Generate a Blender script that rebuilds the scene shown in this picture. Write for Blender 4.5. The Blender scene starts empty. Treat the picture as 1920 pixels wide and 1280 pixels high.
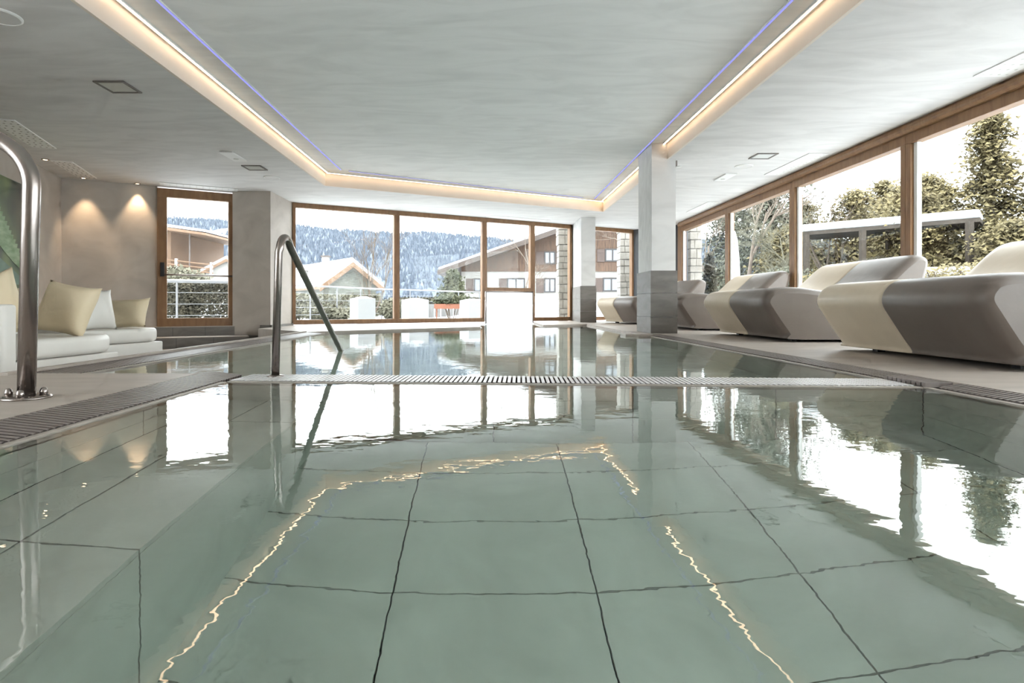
import bpy, bmesh, math, random
from mathutils import Matrix, Vector

# ------------------------------------------------------------------ camera
R = math.radians
sc = bpy.context.scene
C = sc.collection
H = 0.40                                     # camera height above the water
cam_d = bpy.data.cameras.new('camera'); cam = bpy.data.objects.new('camera', cam_d); C.objects.link(cam)
cam.location = (0, 0, H); cam.rotation_euler = (R(90), 0, 0)
cam_d.sensor_width = 36; cam_d.lens = 20.0
cam_d.shift_x = 45 / 1920; cam_d.shift_y = -67 / 1920
cam_d.clip_start = 0.05; cam_d.clip_end = 4000
sc.camera = cam

# ------------------------------------------------------------------ sky and exposure
world = bpy.data.worlds.new('world'); sc.world = world; world.use_nodes = True
bg = world.node_tree.nodes['Background']
bg.inputs[0].default_value = (0.93, 0.965, 1.0, 1); bg.inputs[1].default_value = 4.2
sc.view_settings.view_transform = 'Standard'; sc.view_settings.look = 'None'
sc.view_settings.gamma = 1; sc.view_settings.use_curve_mapping = False
sc.view_settings.exposure = 1.12
cy = sc.cycles
cy.use_denoising = True
cy.max_bounces = 8; cy.diffuse_bounces = 3; cy.glossy_bounces = 4; cy.transmission_bounces = 6; cy.transparent_max_bounces = 12
cy.sample_clamp_indirect = 8
cy.use_adaptive_sampling = True; cy.adaptive_threshold = .1; cy.adaptive_min_samples = 14

def portal(cx, cyy, cz, w, h, rz):
    d = bpy.data.lights.new('window_portal', 'AREA'); d.shape = 'RECTANGLE'; d.size = w; d.size_y = h
    d.cycles.is_portal = True
    o = bpy.data.objects.new('window_portal', d); C.objects.link(o)
    o.location = (cx, cyy, cz); o.rotation_euler = (R(-90), 0, rz)   # faces -Y turned by rz
    return o
UA = R(27.5); UX, UY = math.cos(UA), math.sin(UA)           # direction of the oblique far wall
PA = (-3.73, 10.83)                                          # left end of the far glazing
def wp(t, d=0.0, A=PA):                                      # point on the far wall, d metres into the room
    return (A[0] + UX * t + UY * d, A[1] + UY * t - UX * d)
m_ = wp(4.2, -0.25); portal(m_[0], m_[1], 1.2, 8.6, 2.2, UA)
portal(4.9, 5.4, 1.2, 16.2, 2.2, R(-90))
portal(-4.75, -.2, 1.2, 4.4, 2.2, R(90))  # portal for the added lounge side windows out of view
m_ = wp(0.6, -0.25, (-5.43, 9.34)); portal(m_[0], m_[1], 1.2, 1.2, 2.1, UA)

# ------------------------------------------------------------------ helpers
def wmat(o):
    m = o.matrix_basis.copy()
    return wmat(o.parent) @ o.matrix_parent_inverse @ m if o.parent else m
def put(o, parent):
    C.objects.link(o)
    if parent is not None:
        o.parent = parent; o.matrix_parent_inverse = wmat(parent).inverted()
    return o
def tag(o, label=None, cat=None, group=None, kind=None):
    if label: o['label'] = label
    if cat: o['category'] = cat
    if group: o['group'] = group
    if kind: o['kind'] = kind
    return o
def empty(name, loc=(0, 0, 0), rz=0, label=None, cat=None, group=None, kind=None, parent=None):
    o = bpy.data.objects.new(name, None); o.location = loc; o.rotation_euler = (0, 0, rz); o.empty_display_size = .1
    put(o, parent); tag(o, label, cat, group, kind); return o

class MB:
    """collects simple solids; build() links them as one mesh object"""
    def __init__(s): s.v = []; s.f = []
    def add(s, v, f):
        n = len(s.v); s.v += [tuple(p) for p in v]; s.f += [tuple(i + n for i in q) for q in f]; return s
    def box(s, x0, x1, y0, y1, z0, z1, M=None):
        v = [(x, y, z) for z in (z0, z1) for y in (y0, y1) for x in (x0, x1)]
        if M is not None: v = [M @ Vector(p) for p in v]
        return s.add(v, [(0, 2, 3, 1), (4, 5, 7, 6), (0, 1, 5, 4), (2, 6, 7, 3), (0, 4, 6, 2), (1, 3, 7, 5)])
    def prism(s, poly, z0, z1):
        n = len(poly)
        a = sum(poly[i][0] * poly[(i + 1) % n][1] - poly[(i + 1) % n][0] * poly[i][1] for i in range(n))
        if a < 0: poly = poly[::-1]
        v = [(x, y, z0) for x, y in poly] + [(x, y, z1) for x, y in poly]
        f = [tuple(range(n - 1, -1, -1)), tuple(range(n, 2 * n))] + [(i, (i + 1) % n, n + (i + 1) % n, n + i) for i in range(n)]
        return s.add(v, f)
    def seg(s, p, q, w, z0, z1, d0=0.0, d1=None):
        """upright slab along plan line p-q; from d0 to d1 to the right side of it (or +-w/2)"""
        px, py = p[:2]; qx, qy = q[:2]; L = math.hypot(qx - px, qy - py); ux, uy = (qx - px) / L, (qy - py) / L
        nx, ny = uy, -ux
        a, b = (-w / 2, w / 2) if d1 is None else (d0, d1)
        return s.prism([(px + nx * a, py + ny * a), (qx + nx * a, qy + ny * a), (qx + nx * b, qy + ny * b), (px + nx * b, py + ny * b)], z0, z1)
    def tube(s, pts, rad, n=12, cap=True, radii=None):
        pts = [Vector(p) for p in pts]; rings = []
        up = Vector((0, 0, 1)); prev = None
        for i, p in enumerate(pts):
            t = (pts[min(i + 1, len(pts) - 1)] - pts[max(i - 1, 0)]).normalized()
            if prev is None:
                a = t.cross(up if abs(t.z) < .95 else Vector((1, 0, 0))).normalized()
            else:
                a = (prev - t * prev.dot(t)).normalized()
            prev = a; b = t.cross(a); r = radii[i] if radii else rad
            rings.append([p + (a * math.cos(2 * math.pi * k / n) + b * math.sin(2 * math.pi * k / n)) * r for k in range(n)])
        v = [q for r_ in rings for q in r_]; f = []
        for i in range(len(pts) - 1):
            for k in range(n):
                f.append((i * n + k, i * n + (k + 1) % n, (i + 1) * n + (k + 1) % n, (i + 1) * n + k))
        if cap: f += [tuple(range(n - 1, -1, -1)), tuple(range((len(pts) - 1) * n, len(pts) * n))]
        return s.add(v, f)
    def lathe(s, prof, c, n=24):
        """prof: (r, z) list around vertical axis through c"""
        v = []; f = []
        for r, z in prof:
            v += [(c[0] + r * math.cos(2 * math.pi * k / n), c[1] + r * math.sin(2 * math.pi * k / n), c[2] + z) for k in range(n)]
        for i in range(len(prof) - 1):
            for k in range(n): f.append((i * n + k, i * n + (k + 1) % n, (i + 1) * n + (k + 1) % n, (i + 1) * n + k))
        f += [tuple(range(n - 1, -1, -1)), tuple(range((len(prof) - 1) * n, len(prof) * n))]
        return s.add(v, f)
    def mesh(s, name, mat, smooth=False):
        me = bpy.data.meshes.new(name); me.from_pydata(s.v, [], s.f); me.materials.append(mat)
        if smooth: me.polygons.foreach_set('use_smooth', [True] * len(me.polygons))
        me.update(); return me
    def build(s, name, mat, parent=None, smooth=False, bevel=0, kind=None, fixn=True):
        me = s.mesh(name, mat, smooth)
        if fixn:
            bm = bmesh.new(); bm.from_mesh(me); bmesh.ops.recalc_face_normals(bm, faces=bm.faces); bm.to_mesh(me); bm.free()
        o = bpy.data.objects.new(name, me); put(o, parent)
        if bevel:
            b = o.modifiers.new('edge', 'BEVEL'); b.width = bevel; b.segments = 2; b.limit_method = 'ANGLE'
        if smooth and bevel == 0 and len(me.polygons) < 3000: pass
        if kind: o['kind'] = kind
        return o
def inst(name, me, loc, parent, rot=(0, 0, 0), scale=(1, 1, 1)):
    o = bpy.data.objects.new(name, me); o.location = loc; o.rotation_euler = rot; o.scale = scale
    return put(o, parent)

# ------------------------------------------------------------------ materials
def new_mat(name):
    m = bpy.data.materials.new(name); m.use_nodes = True; nt = m.node_tree
    return m, nt, nt.nodes['Principled BSDF'], nt.nodes, nt.links
def mk(name, c, rough=.6, metal=0, c2=None, scale=4, stretch=(1, 1, 1), detail=5, bump=0, bscale=None, spec=.5, dist=0, lo=.3, hi=.7, local=False):
    m, nt, p, N, L = new_mat(name)
    p.inputs['Base Color'].default_value = (*c, 1); p.inputs['Roughness'].default_value = rough
    p.inputs['Metallic'].default_value = metal; p.inputs['Specular IOR Level'].default_value = spec
    if c2 or bump:
        if local: g = N.new('ShaderNodeTexCoord'); src = g.outputs['Object']
        else: g = N.new('ShaderNodeNewGeometry'); src = g.outputs['Position']
        mp = N.new('ShaderNodeMapping'); mp.inputs['Scale'].default_value = stretch; L.new(src, mp.inputs['Vector'])
        n = N.new('ShaderNodeTexNoise'); n.inputs['Scale'].default_value = scale; n.inputs['Detail'].default_value = detail
        n.inputs['Distortion'].default_value = dist; L.new(mp.outputs[0], n.inputs['Vector'])
        if c2:
            r = N.new('ShaderNodeValToRGB'); r.color_ramp.elements[0].position = lo; r.color_ramp.elements[1].position = hi
            r.color_ramp.elements[0].color = (*c, 1); r.color_ramp.elements[1].color = (*c2, 1)
            L.new(n.outputs['Fac'], r.inputs[0]); L.new(r.outputs[0], p.inputs['Base Color'])
        if bump:
            n2 = n
            if bscale:
                n2 = N.new('ShaderNodeTexNoise'); n2.inputs['Scale'].default_value = bscale; n2.inputs['Detail'].default_value = 4; L.new(mp.outputs[0], n2.inputs['Vector'])
            b = N.new('ShaderNodeBump'); b.inputs['Strength'].default_value = 1; b.inputs['Distance'].default_value = bump
            L.new(n2.outputs['Fac'], b.inputs['Height']); L.new(b.outputs[0], p.inputs['Normal'])
    return m
def emit(name, c, s):
    m = bpy.data.materials.new(name); m.use_nodes = True; nt = m.node_tree; nt.nodes.clear()
    e = nt.nodes.new('ShaderNodeEmission'); e.inputs[0].default_value = (*c, 1); e.inputs[1].default_value = s
    o = nt.nodes.new('ShaderNodeOutputMaterial'); nt.links.new(e.outputs[0], o.inputs[0]); return m
def glass_mat(name, tint=(.96, .98, .97), amount=1.0):
    m = bpy.data.materials.new(name); m.use_nodes = True; nt = m.node_tree; nt.nodes.clear(); N = nt.nodes; L = nt.links
    t = N.new('ShaderNodeBsdfTransparent'); t.inputs[0].default_value = (*tint, 1)
    g = N.new('ShaderNodeBsdfGlossy'); g.inputs['Roughness'].default_value = 0.0
    ge = N.new('ShaderNodeNewGeometry'); dt = N.new('ShaderNodeVectorMath'); dt.operation = 'DOT_PRODUCT'
    L.new(ge.outputs['Incoming'], dt.inputs[0]); L.new(ge.outputs['Normal'], dt.inputs[1])
    def mth(op, x, y=None):
        n = N.new('ShaderNodeMath'); n.operation = op
        for i, q in enumerate((x, y)):
            if q is None: continue
            if isinstance(q, (int, float)): n.inputs[i].default_value = q
            else: L.new(q, n.inputs[i])
        return n.outputs[0]
    c1 = mth('SUBTRACT', 1.0, mth('ABSOLUTE', dt.outputs['Value']))
    mu = N.new('ShaderNodeMath'); mu.operation = 'MULTIPLY_ADD'; L.new(mth('POWER', c1, 5.0), mu.inputs[0]); mu.inputs[1].default_value = .96 * amount; mu.inputs[2].default_value = .04 * amount
    mx = N.new('ShaderNodeMixShader'); L.new(mu.outputs[0], mx.inputs[0]); L.new(t.outputs[0], mx.inputs[1]); L.new(g.outputs[0], mx.inputs[2])
    o = N.new('ShaderNodeOutputMaterial'); L.new(mx.outputs[0], o.inputs[0]); return m
def water_mat():
    m = bpy.data.materials.new('pool_water'); m.use_nodes = True; nt = m.node_tree; nt.nodes.clear(); N = nt.nodes; L = nt.links
    gl = N.new('ShaderNodeBsdfGlass'); gl.inputs['IOR'].default_value = 1.33; gl.inputs['Roughness'].default_value = 0
    g = N.new('ShaderNodeNewGeometry')
    def noise(scale, det, mscale):
        mp = N.new('ShaderNodeMapping'); mp.inputs['Scale'].default_value = mscale; L.new(g.outputs['Position'], mp.inputs[0])
        n = N.new('ShaderNodeTexNoise'); n.inputs['Scale'].default_value = scale; n.inputs['Detail'].default_value = det; n.inputs['Roughness'].default_value = .45
        L.new(mp.outputs[0], n.inputs['Vector']); return n.outputs['Fac']
    a = noise(5.0, 2, (1, 1.25, 1)); b = noise(17.0, 2, (1, 1.3, 1))
    ma = N.new('ShaderNodeMath'); ma.operation = 'MULTIPLY_ADD'; ma.inputs[1].default_value = .33
    L.new(b, ma.inputs[0]); L.new(a, ma.inputs[2])
    bp = N.new('ShaderNodeBump'); bp.inputs['Strength'].default_value = 1; bp.inputs['Distance'].default_value = .00075
    L.new(ma.outputs[0], bp.inputs['Height']); L.new(bp.outputs[0], gl.inputs['Normal'])
    ab = N.new('ShaderNodeVolumeAbsorption'); ab.inputs['Color'].default_value = (.40, .93, .84, 1); ab.inputs['Density'].default_value = .14
    o = N.new('ShaderNodeOutputMaterial'); L.new(gl.outputs[0], o.inputs['Surface']); L.new(ab.outputs[0], o.inputs['Volume']); return m
def wood_mat(name, a, b):
    return mk(name, a, .45, c2=b, scale=3, stretch=(6, 6, 1.2), detail=6, dist=.6)
M = {}
M['plaster'] = mk('brushed_plaster', (.61, .60, .585), .75, c2=(.71, .70, .685), scale=1.1, stretch=(1, 3.2, 2.2), detail=5, dist=1.6, lo=.32, hi=.62)  # albedo lowered to offset the stronger light near the windows
M['plasterhi'] = mk('brightened_brushed_plaster', (.80, .805, .79), .75, c2=(.89, .895, .88), scale=1.1, stretch=(1, 3.2, 2.2), detail=5, dist=1.6, lo=.32, hi=.62)  # same plaster with raised albedo, making up for dimmer light over the pool
M['wallplaster'] = mk('wall_plaster', (.44, .395, .35), .7, c2=(.54, .49, .44), scale=1.6, stretch=(1, 1, 1.3), detail=5, dist=1.2, lo=.3, hi=.65)
M['fascia'] = mk('fascia_paint', (.74, .66, .575), .7, c2=(.78, .70, .615), scale=3)
M['stone'] = mk('grey_stone_tile', (.13, .117, .104), .5, c2=(.20, .183, .165), scale=3, stretch=(1, 1, 3), detail=5, dist=.8)
M['deck'] = mk('deck_stone', (.33, .285, .245), .5, c2=(.41, .36, .315), scale=2.5, stretch=(1, 3, 1), detail=5, dist=.5)
M['pooltile'] = mk('pool_tile', (.52, .505, .445), .6, c2=(.68, .665, .595), scale=2.4, detail=5, dist=1.0, lo=.25, hi=.75)
M['grout'] = mk('dark_grout', (.10, .10, .092), .9)
M['slat'] = mk('overflow_grate_slat', (.165, .138, .125), .42, c2=(.20, .17, .155), scale=20)
M['slatlight'] = mk('divider_grate_slat', (.62, .60, .60), .35, c2=(.68, .66, .66), scale=20)
M['channel'] = mk('gutter_channel', (.045, .04, .04), .8)
M['rim'] = mk('pool_rim_stone', (.33, .29, .25), .5, c2=(.38, .34, .30), scale=8)
M['wood'] = wood_mat('oak_frame', (.20, .10, .042), (.28, .15, .066))
M['glass'] = glass_mat('window_glass', amount=.3)
M['water'] = water_mat()
M['cream'] = mk('cream_leather', (.55, .46, .345), .42, c2=(.58, .49, .37), scale=7, bump=.0015, bscale=9, local=True)
M['taupe'] = mk('taupe_leather', (.125, .10, .083), .42, c2=(.138, .112, .094), scale=7, bump=.0015, bscale=9, local=True)
M['white_leather'] = mk('white_leather', (.80, .775, .72), .38, c2=(.84, .815, .76), scale=6)
M['cushion'] = mk('cream_cushion', (.80, .665, .45), .5, c2=(.84, .71, .50), scale=4, bump=.006, bscale=6)
M['steel'] = mk('brushed_steel', (.30, .265, .245), .27, 1.0, c2=(.36, .32, .30), scale=30, stretch=(1, 1, .05))
M['black'] = mk('black_plastic', (.012, .012, .014), .4)
M['darkgrey'] = mk('dark_grey_panel', (.06, .062, .07), .5)
M['white'] = mk('white_paint', (.80, .80, .78), .5)
M['hole'] = mk('perforation_hole', (.10, .09, .08), .9)
M['led'] = emit('warm_led', (1.0, .70, .44), 5.2)
M['blue'] = emit('blue_led', (.34, .35, 1.0), .55)
M['spot'] = emit('spot_lamp', (1.0, .78, .52), 6)
M['lampglass'] = mk('opal_lamp_glass', (.55, .56, .52), .3)
M['snow'] = mk('snow', (.58, .60, .63), .8, c2=(.64, .655, .675), scale=.6, bump=.05, bscale=2)
M['bark'] = mk('bark', (.07, .052, .038), .9, c2=(.12, .092, .068), scale=9, stretch=(1, 1, .3))
M['twig'] = mk('pale_twig', (.10, .078, .06), .9, c2=(.16, .125, .098), scale=9)

# ------------------------------------------------------------------ building shell
ZC, ZU, ZD, ZL = 2.36, 2.57, .03, -.28          # lower ceiling, raised ceiling, pool deck, sunken lounge floor
XR = 4.60                                       # right glazing plane
DA = (-5.43, 9.34)                              # door bay (stands forward of the far glazing)
K = (-6.56, 8.75)                               # corner of left wall
def ring(name, outer, inner, z, thick, mat):
    bm = bmesh.new(); es = []
    for loop in (outer, inner):
        vs = [bm.verts.new((x, y, z)) for x, y in loop]
        es += [bm.edges.new((vs[i], vs[(i + 1) % len(vs)])) for i in range(len(vs))]
    bmesh.ops.triangle_fill(bm, use_beauty=True, use_dissolve=False, edges=es, normal=(0, 0, 1))
    if thick:
        r = bmesh.ops.extrude_face_region(bm, geom=bm.faces[:])
        for v in [g for g in r['geom'] if isinstance(g, bmesh.types.BMVert)]: v.co.z += thick
    bmesh.ops.recalc_face_normals(bm, faces=bm.faces)
    me = bpy.data.meshes.new(name); bm.to_mesh(me); bm.free(); me.materials.append(mat)
    return put(bpy.data.objects.new(name, me), None)
FOOT = [(4.80, -2.95), (4.80, 13.75), (4.02, 15.05), wp(-.02, -.18), (-4.45, 10.12), wp(-1.35, -.18, DA), (-4.55, 2.6), (-4.55, -2.95)]
COVE = [(-2.66, -2.2), (2.40, -2.2), (2.40, 11.86), (-2.66, 9.29)]
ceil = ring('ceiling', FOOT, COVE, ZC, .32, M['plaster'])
tag(ceil, 'low brushed plaster ceiling around the raised light cove', 'ceiling', kind='structure')
def grow(poly, d):
    cx = sum(p[0] for p in poly) / len(poly); cyv = sum(p[1] for p in poly) / len(poly)
    return [(p[0] + math.copysign(d, p[0] - cx), p[1] + math.copysign(d, p[1] - cyv)) for p in poly]
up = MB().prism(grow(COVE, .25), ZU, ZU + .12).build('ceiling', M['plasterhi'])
tag(up, 'raised brushed plaster ceiling inside the light cove over the pool', 'ceiling', kind='structure')
fa = empty('trim_1', (0, 5, ZC), label='cream cove fascia around the raised ceiling', cat='trim', kind='structure')
for i in range(4):
    p, q = COVE[i], COVE[(i + 1) % 4]
    MB().seg(p, q, 0, ZC - .002, ZU + .005, -.006, .02).build('fascia_board', M['fascia'], fa)

def led_line(name, label, p, q, inset, w, mat, z=ZU):
    """strip under the raised ceiling, inset metres inward of cove edge p-q (interior on the left)"""
    L = math.hypot(q[0] - p[0], q[1] - p[1]); ux, uy = (q[0] - p[0]) / L, (q[1] - p[1]) / L
    nx, ny = -uy, ux
    a = (p[0] + nx * inset, p[1] + ny * inset); b = (q[0] + nx * inset, q[1] + ny * inset)
    t = empty(name, (a[0], a[1], z), label=label, cat='led strip', group=name.replace('_', ' ') + 's of the ceiling cove')
    MB().seg(a, b, w + .012, z - .012, z).build('profile', M['white'], t)
    MB().seg(a, b, w, z - .016, z - .009).build('diffuser', mat, t)
def lerp(p, q, s): return (p[0] + (q[0] - p[0]) * s, p[1] + (q[1] - p[1]) * s)
I_L, I_R = COVE[3], COVE[2]
led_line('warm_led_strip', 'warm white led strip along the cove edge above the daybeds', (I_L[0], I_L[1] - .02), (I_L[0], -2.18), .05, .018, M['led'])
led_line('warm_led_strip', 'warm white led strip along the cove edge facing the far windows', (I_R[0] - .03, I_R[1] - .02), (I_L[0] + .03, I_L[1]), .05, .018, M['led'])
led_line('warm_led_strip', 'warm white led strip from the tall column toward the viewer above the loungers', (I_R[0], -2.18), (I_R[0], 7.6), .05, .018, M['led'])
led_line('warm_led_strip', 'short warm white led strip behind the tall column', (I_R[0], 8.28), (I_R[0], I_R[1] - .04), .05, .018, M['led'])
led_line('blue_led_line', 'thin blue light line on the raised ceiling on the daybed side', (I_L[0], I_L[1] - .25), (I_L[0], -2.18), .32, .016, M['blue'])
led_line('blue_led_line', 'thin blue light line on the raised ceiling along the far cove edge', (I_R[0] - .6, I_R[1] - .32), (I_L[0] + .33, I_L[1] + .01), .20, .009, M['blue'])
led_line('blue_led_line', 'thin blue light line on the raised ceiling on the lounger side', (I_R[0], -2.18), (I_R[0], I_R[1] - .35), .25, .016, M['blue'])

# walls
def wall(name, p, q, d0, d1, z0, z1, mat, label):
    return tag(MB().seg(p, q, 0, z0, z1, d0, d1).build(name, mat), label, 'wall', kind='structure')
wall('wall_left', (-4.4, 2.6), K, -.15, 0, -1.6, ZC, M['wallplaster'], 'grey plaster wall with the leaf picture behind the daybeds')
wall('wall_left', (-4.4, -2.8), (-4.4, 2.0), -.15, 0, -1.6, ZD, M['wallplaster'], 'plaster footing under the added near lounge side windows')
wall('wall_left', (-4.4, 2.0), (-4.4, 2.6), -.15, 0, -1.6, ZC, M['wallplaster'], 'narrow plaster wall pier beside the added near lounge side windows')
wall('wall_left', (-4.4, -2.8), (-4.4, -2.4), -.15, 0, ZD, ZC, M['wallplaster'], 'narrow plaster wall pier in the corner behind the viewer')
wall('wall_back', (4.75, -2.75), (-4.5, -2.75), -.15, 0, -1.6, ZD, M['wallplaster'], 'plaster footing under the glazing behind the viewer')
wall('wall_back', (4.75, -2.75), (-4.5, -2.75), -.15, 0, ZD, ZC, M['wallplaster'], 'plain grey plaster wall behind the viewer')
wall('wall_far', wp(-1.31, 0, DA), wp(0, 0, DA), -.16, 0, -.6, ZC, M['wallplaster'], 'grey plaster wall with warm downlight pools beside the glass door')
wall('wall_corner', wp(8.42, 0), (4.72, 13.62), -.12, .02, -.3, ZC, M['darkgrey'], 'dark grey corner panel between the two glazed walls')

# deck, lounge floor, pools -------------------------------------------------------------
XN0, XN1 = -1.366, 2.12                        # near pool inner edges
XF0 = -2.36                                    # far pool inner left edge
def yd(x, far=False): return (3.27 if far else 2.97) - .057 * (x - XN0)   # divider edges
FE0, FE1 = (XF0, 8.25), (1.97, 11.45)          # far edge of the far pool
CH0, CH1 = (-.10, 10.0), (1.02, 10.75)         # swim channel mouth to the outdoor pool
W0, W1 = wp(4.10, -.3), wp(5.36, -.3)
def deck(poly, label, z1=ZD, z0=-1.5, mat='deck', name='pool_deck'):
    return tag(MB().prism(poly, z0, z1).build(name, M[mat]), label, 'floor', kind='structure')
OL = XN0 - .225                                # outer edge of near left gutter
deck([(-4.4, -2.7), (OL, -2.7), (OL, 3.12), (XF0 - .03, 3.12), (-4.4, 3.12)], 'pale stone deck with the handrail beside the near pool')
deck([(XF0 - .23, 3.02), (XF0 - .19, 3.02), (XF0 - .19, 8.0), (XF0 - .23, 8.05)], 'narrow stone kerb between far pool and the lounge', z1=.045)
deck([(XN1 + .14, -2.7), (4.66, -2.7), (4.66, 13.6), (4.0, 14.7), wp(5.40, -.02), (1.06, 10.9), (2.0, 11.52), (2.0, 7.45), (XN1 + .14, 7.45)], 'stone deck under the loungers along the window wall')
deck([(XF0 - .19, 8.0), (XF0, 8.25), (-.14, 9.95), wp(4.06, -.02), wp(.0, -.02), (-3.72, 9.2), (-3.1, 8.6), (XF0 - .23, 8.05)], 'stone deck strip below the far glazing')
fl = MB().prism([(-4.4, 3.02), (XF0 - .23, 3.02), (XF0 - .23, 8.05), (-3.1, 8.62), (-3.72, 9.25), (-3.73, 10.0), wp(-1.31, .0, DA), (-4.45, 2.65)], -1.2, ZL).build('floor', M['deck'])
tag(fl, 'sunken stone floor of the daybed lounge', 'floor', kind='structure')
st = empty('floor_step', (-5, 8.8, ZL), label='grey tiled double step below the glass door', cat='step', kind='structure')
def stepbar(d0, d1, z0, z1, t0, t1):
    k = 3; L = (t1 - t0) / k
    for i in range(k):
        a, b = wp(t0 + L * i + .004, 0, DA), wp(t0 + L * (i + 1) - .004, 0, DA)
        MB().seg(a, b, 0, z0, z1, d0, d1).build('tile', M['stone'], st)
    MB().seg(wp(t0, 0, DA), wp(t1, 0, DA), 0, z0, z1 - .002, d0, d1 - .008).build('core', M['grout'], st)
    MB().seg(wp(t0, 0, DA), wp(t1, 0, DA), 0, z1, z1 + .012, d0, d1 + .006).build('tread', M['deck'], st)
stepbar(0, .16, ZL - .1, .045, -.25, 1.18)
stepbar(.16, .52, ZL - .1, -.115, -.25, 1.35)

def tiles(parent, xs, ys, z, th, mat, gap=.003):
    """separate tiles between grid lines xs, ys with open joints"""
    for i in range(len(xs) - 1):
        for j in range(len(ys) - 1):
            if xs[i + 1] - xs[i] < .05 or ys[j + 1] - ys[j] < .05: continue
            MB().box(xs[i] + gap, xs[i + 1] - gap, ys[j] + gap, ys[j + 1] - gap, z - th, z).build('tile', mat, parent)
DN, DB = -1.15, -.53
bn = empty('pool_basin', (0, 1, DN), label='near pool basin lined with large grey green tiles', cat='pool', kind='structure')
MB().box(XN0 - .3, XN1 + .3, -2.9, 3.3, DN - .25, DN - .02).build('base_slab', M['grout'], bn)
jy = [2.19 + .364 * k for k in range(-15, 4)]
jy = [y for y in jy if -2.4 < y < 2.86]
tiles(bn, [-.95, -.306, .347, 1.0, 1.653, 2.12], jy + [2.965], DN, .025, M['pooltile'], .003)
# bench along the left side
MB().box(XN0 - .02, -.87, -2.4, 2.97, DN, DB - .02).build('bench_core', M['grout'], bn)
by = [-2.4, -1.954, -.84, .273, 1.386, 2.5, 2.965]
tiles(bn, [XN0, -1.14, -.846], by, DB, .025, M['pooltile'], .003)
for j in range(len(by) - 1):
    for z0, z1 in ((DN, DB - .026),):
        MB().box(-.872, -.848, by[j] + .003, by[j + 1] - .003, z0, z1).build('tile', M['pooltile'], bn)
# pool side walls
def wall_tiles(parent, p, q, side, zs, L=.66):
    n = max(1, round(math.hypot(q[0] - p[0], q[1] - p[1]) / L))
    for i in range(n):
        a, b = lerp(p, q, i / n), lerp(p, q, (i + 1) / n)
        d = math.hypot(b[0] - a[0], b[1] - a[1]); a2, b2 = lerp(a, b, .003 / d), lerp(a, b, 1 - .003 / d)
        for z0, z1 in zip(zs[:-1], zs[1:]):
            MB().seg(a2, b2, 0, z0 + .002, z1 - .002, 0, .025 * side).build('tile', M['pooltile'], parent)
ZS = [DN, -.8, -.44, -.08]
wall_tiles(bn, (XN1, 2.77), (XN1, -.6), -1, ZS)
wall_tiles(bn, (XN0, 2.97), (XN0, -.6), 1, [DB, -.3, -.08])
wall_tiles(bn, (XN0, yd(XN0)), (XN1, yd(XN1)), -1, ZS)
MB().box(XN0 - .3, XN0 - .025, -2.6, 3.0, DN, -.03).build('side_wall', M['grout'], bn)
MB().box(XN1 + .025, XN1 + .3, -2.6, 2.75, DN, -.03).build('side_wall', M['grout'], bn)
MB().box(XN0 - .3, XN1 + .3, -2.6, -2.4, DN, -.03).build('side_wall', M['grout'], bn)
MB().prism([(XN0 - .3, yd(XN0) + .02), (XN1 + .3, yd(XN1) + .02), (XN1 + .3, yd(XN1, True) - .02), (XN0 - .3, yd(XN0, True) - .02)], DN, -.03).build('dividing_wall', M['channel'], bn)

bf = empty('pool_basin', (0, 7, DN), label='far pool basin lined with green grey tiles in front of the far glazing', cat='pool', kind='structure')
FARP = [(XF0, 3.0), (XN0 - .3, 3.0), (XN0 - .3, 3.28), (XN1, yd(XN1, True)), (XN1, 7.42), (1.97, 7.45), FE1, CH1, W1, W0, CH0, FE0]
MB().prism([(-2.9, 2.9), (2.4, 2.9), (2.4, 11.9), W1, W0, (-2.9, 9.0)], DN - .2, DN).build('base_slab', M['pooltile'], bf)
for p, q in ((FE0, (XF0, 3.03)), ((XN1, 3.1), (XN1, 7.42)), ((1.97, 7.45), FE1), (FE1, CH1), (CH1, W1), (W0, CH0), (CH0, FE0)):
    MB().seg(p, q, 0, DN, -.012, 0, .06).build('side_wall', M['pooltile'], bf)
# water bodies
wn = MB().prism([(XN0 - .012, -2.41), (XN1 + .012, -2.41), (XN1 + .012, yd(XN1) + .012), (XN0 - .012, yd(XN0) + .012)], DN - .1, 0).build('water', M['water'])
tag(wn, 'still clear green water of the near pool', 'water', kind='structure')
wf = MB().prism([(XF0 - .012, 3.02), (XN0 - .25, 3.02), (XN0 - .25, yd(XN0, True) - .012), (XN1 + .012, yd(XN1, True) - .012), (XN1 + .012, 7.43), (1.982, 7.46), (1.982, 11.46), (1.05, 10.76), W1, W0, (-.11, 10.02), (XF0 - .012, 8.27)], DN - .1, -.001).build('water', M['water'])
tag(wf, 'mirror smooth water of the far pool below the windows', 'water', kind='structure')
# rims
rm = empty('trim_2', (0, 3, 0), label='thin stone rim at the water line of both pools', cat='rim', kind='structure')
for p, q in (((XN0, -2.4), (XN0, 2.97)), ((XN1, 2.77), (XN1, -2.4)), ((XF0, 3.02), FE0), ((XN1, 7.43), (XN1, 3.08)), ((XN0, yd(XN0)), (XN1, yd(XN1))), ((XN1, yd(XN1, True)), (XN0, yd(XN0, True))),
             (FE0, CH0), (CH1, FE1), (FE1, (1.97, 7.45)), (CH0, W0), (W1, CH1)):
    MB().seg(p, q, 0, -.10, .004, -.03, 0).build('rim_stone', M['rim'], rm)

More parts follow.
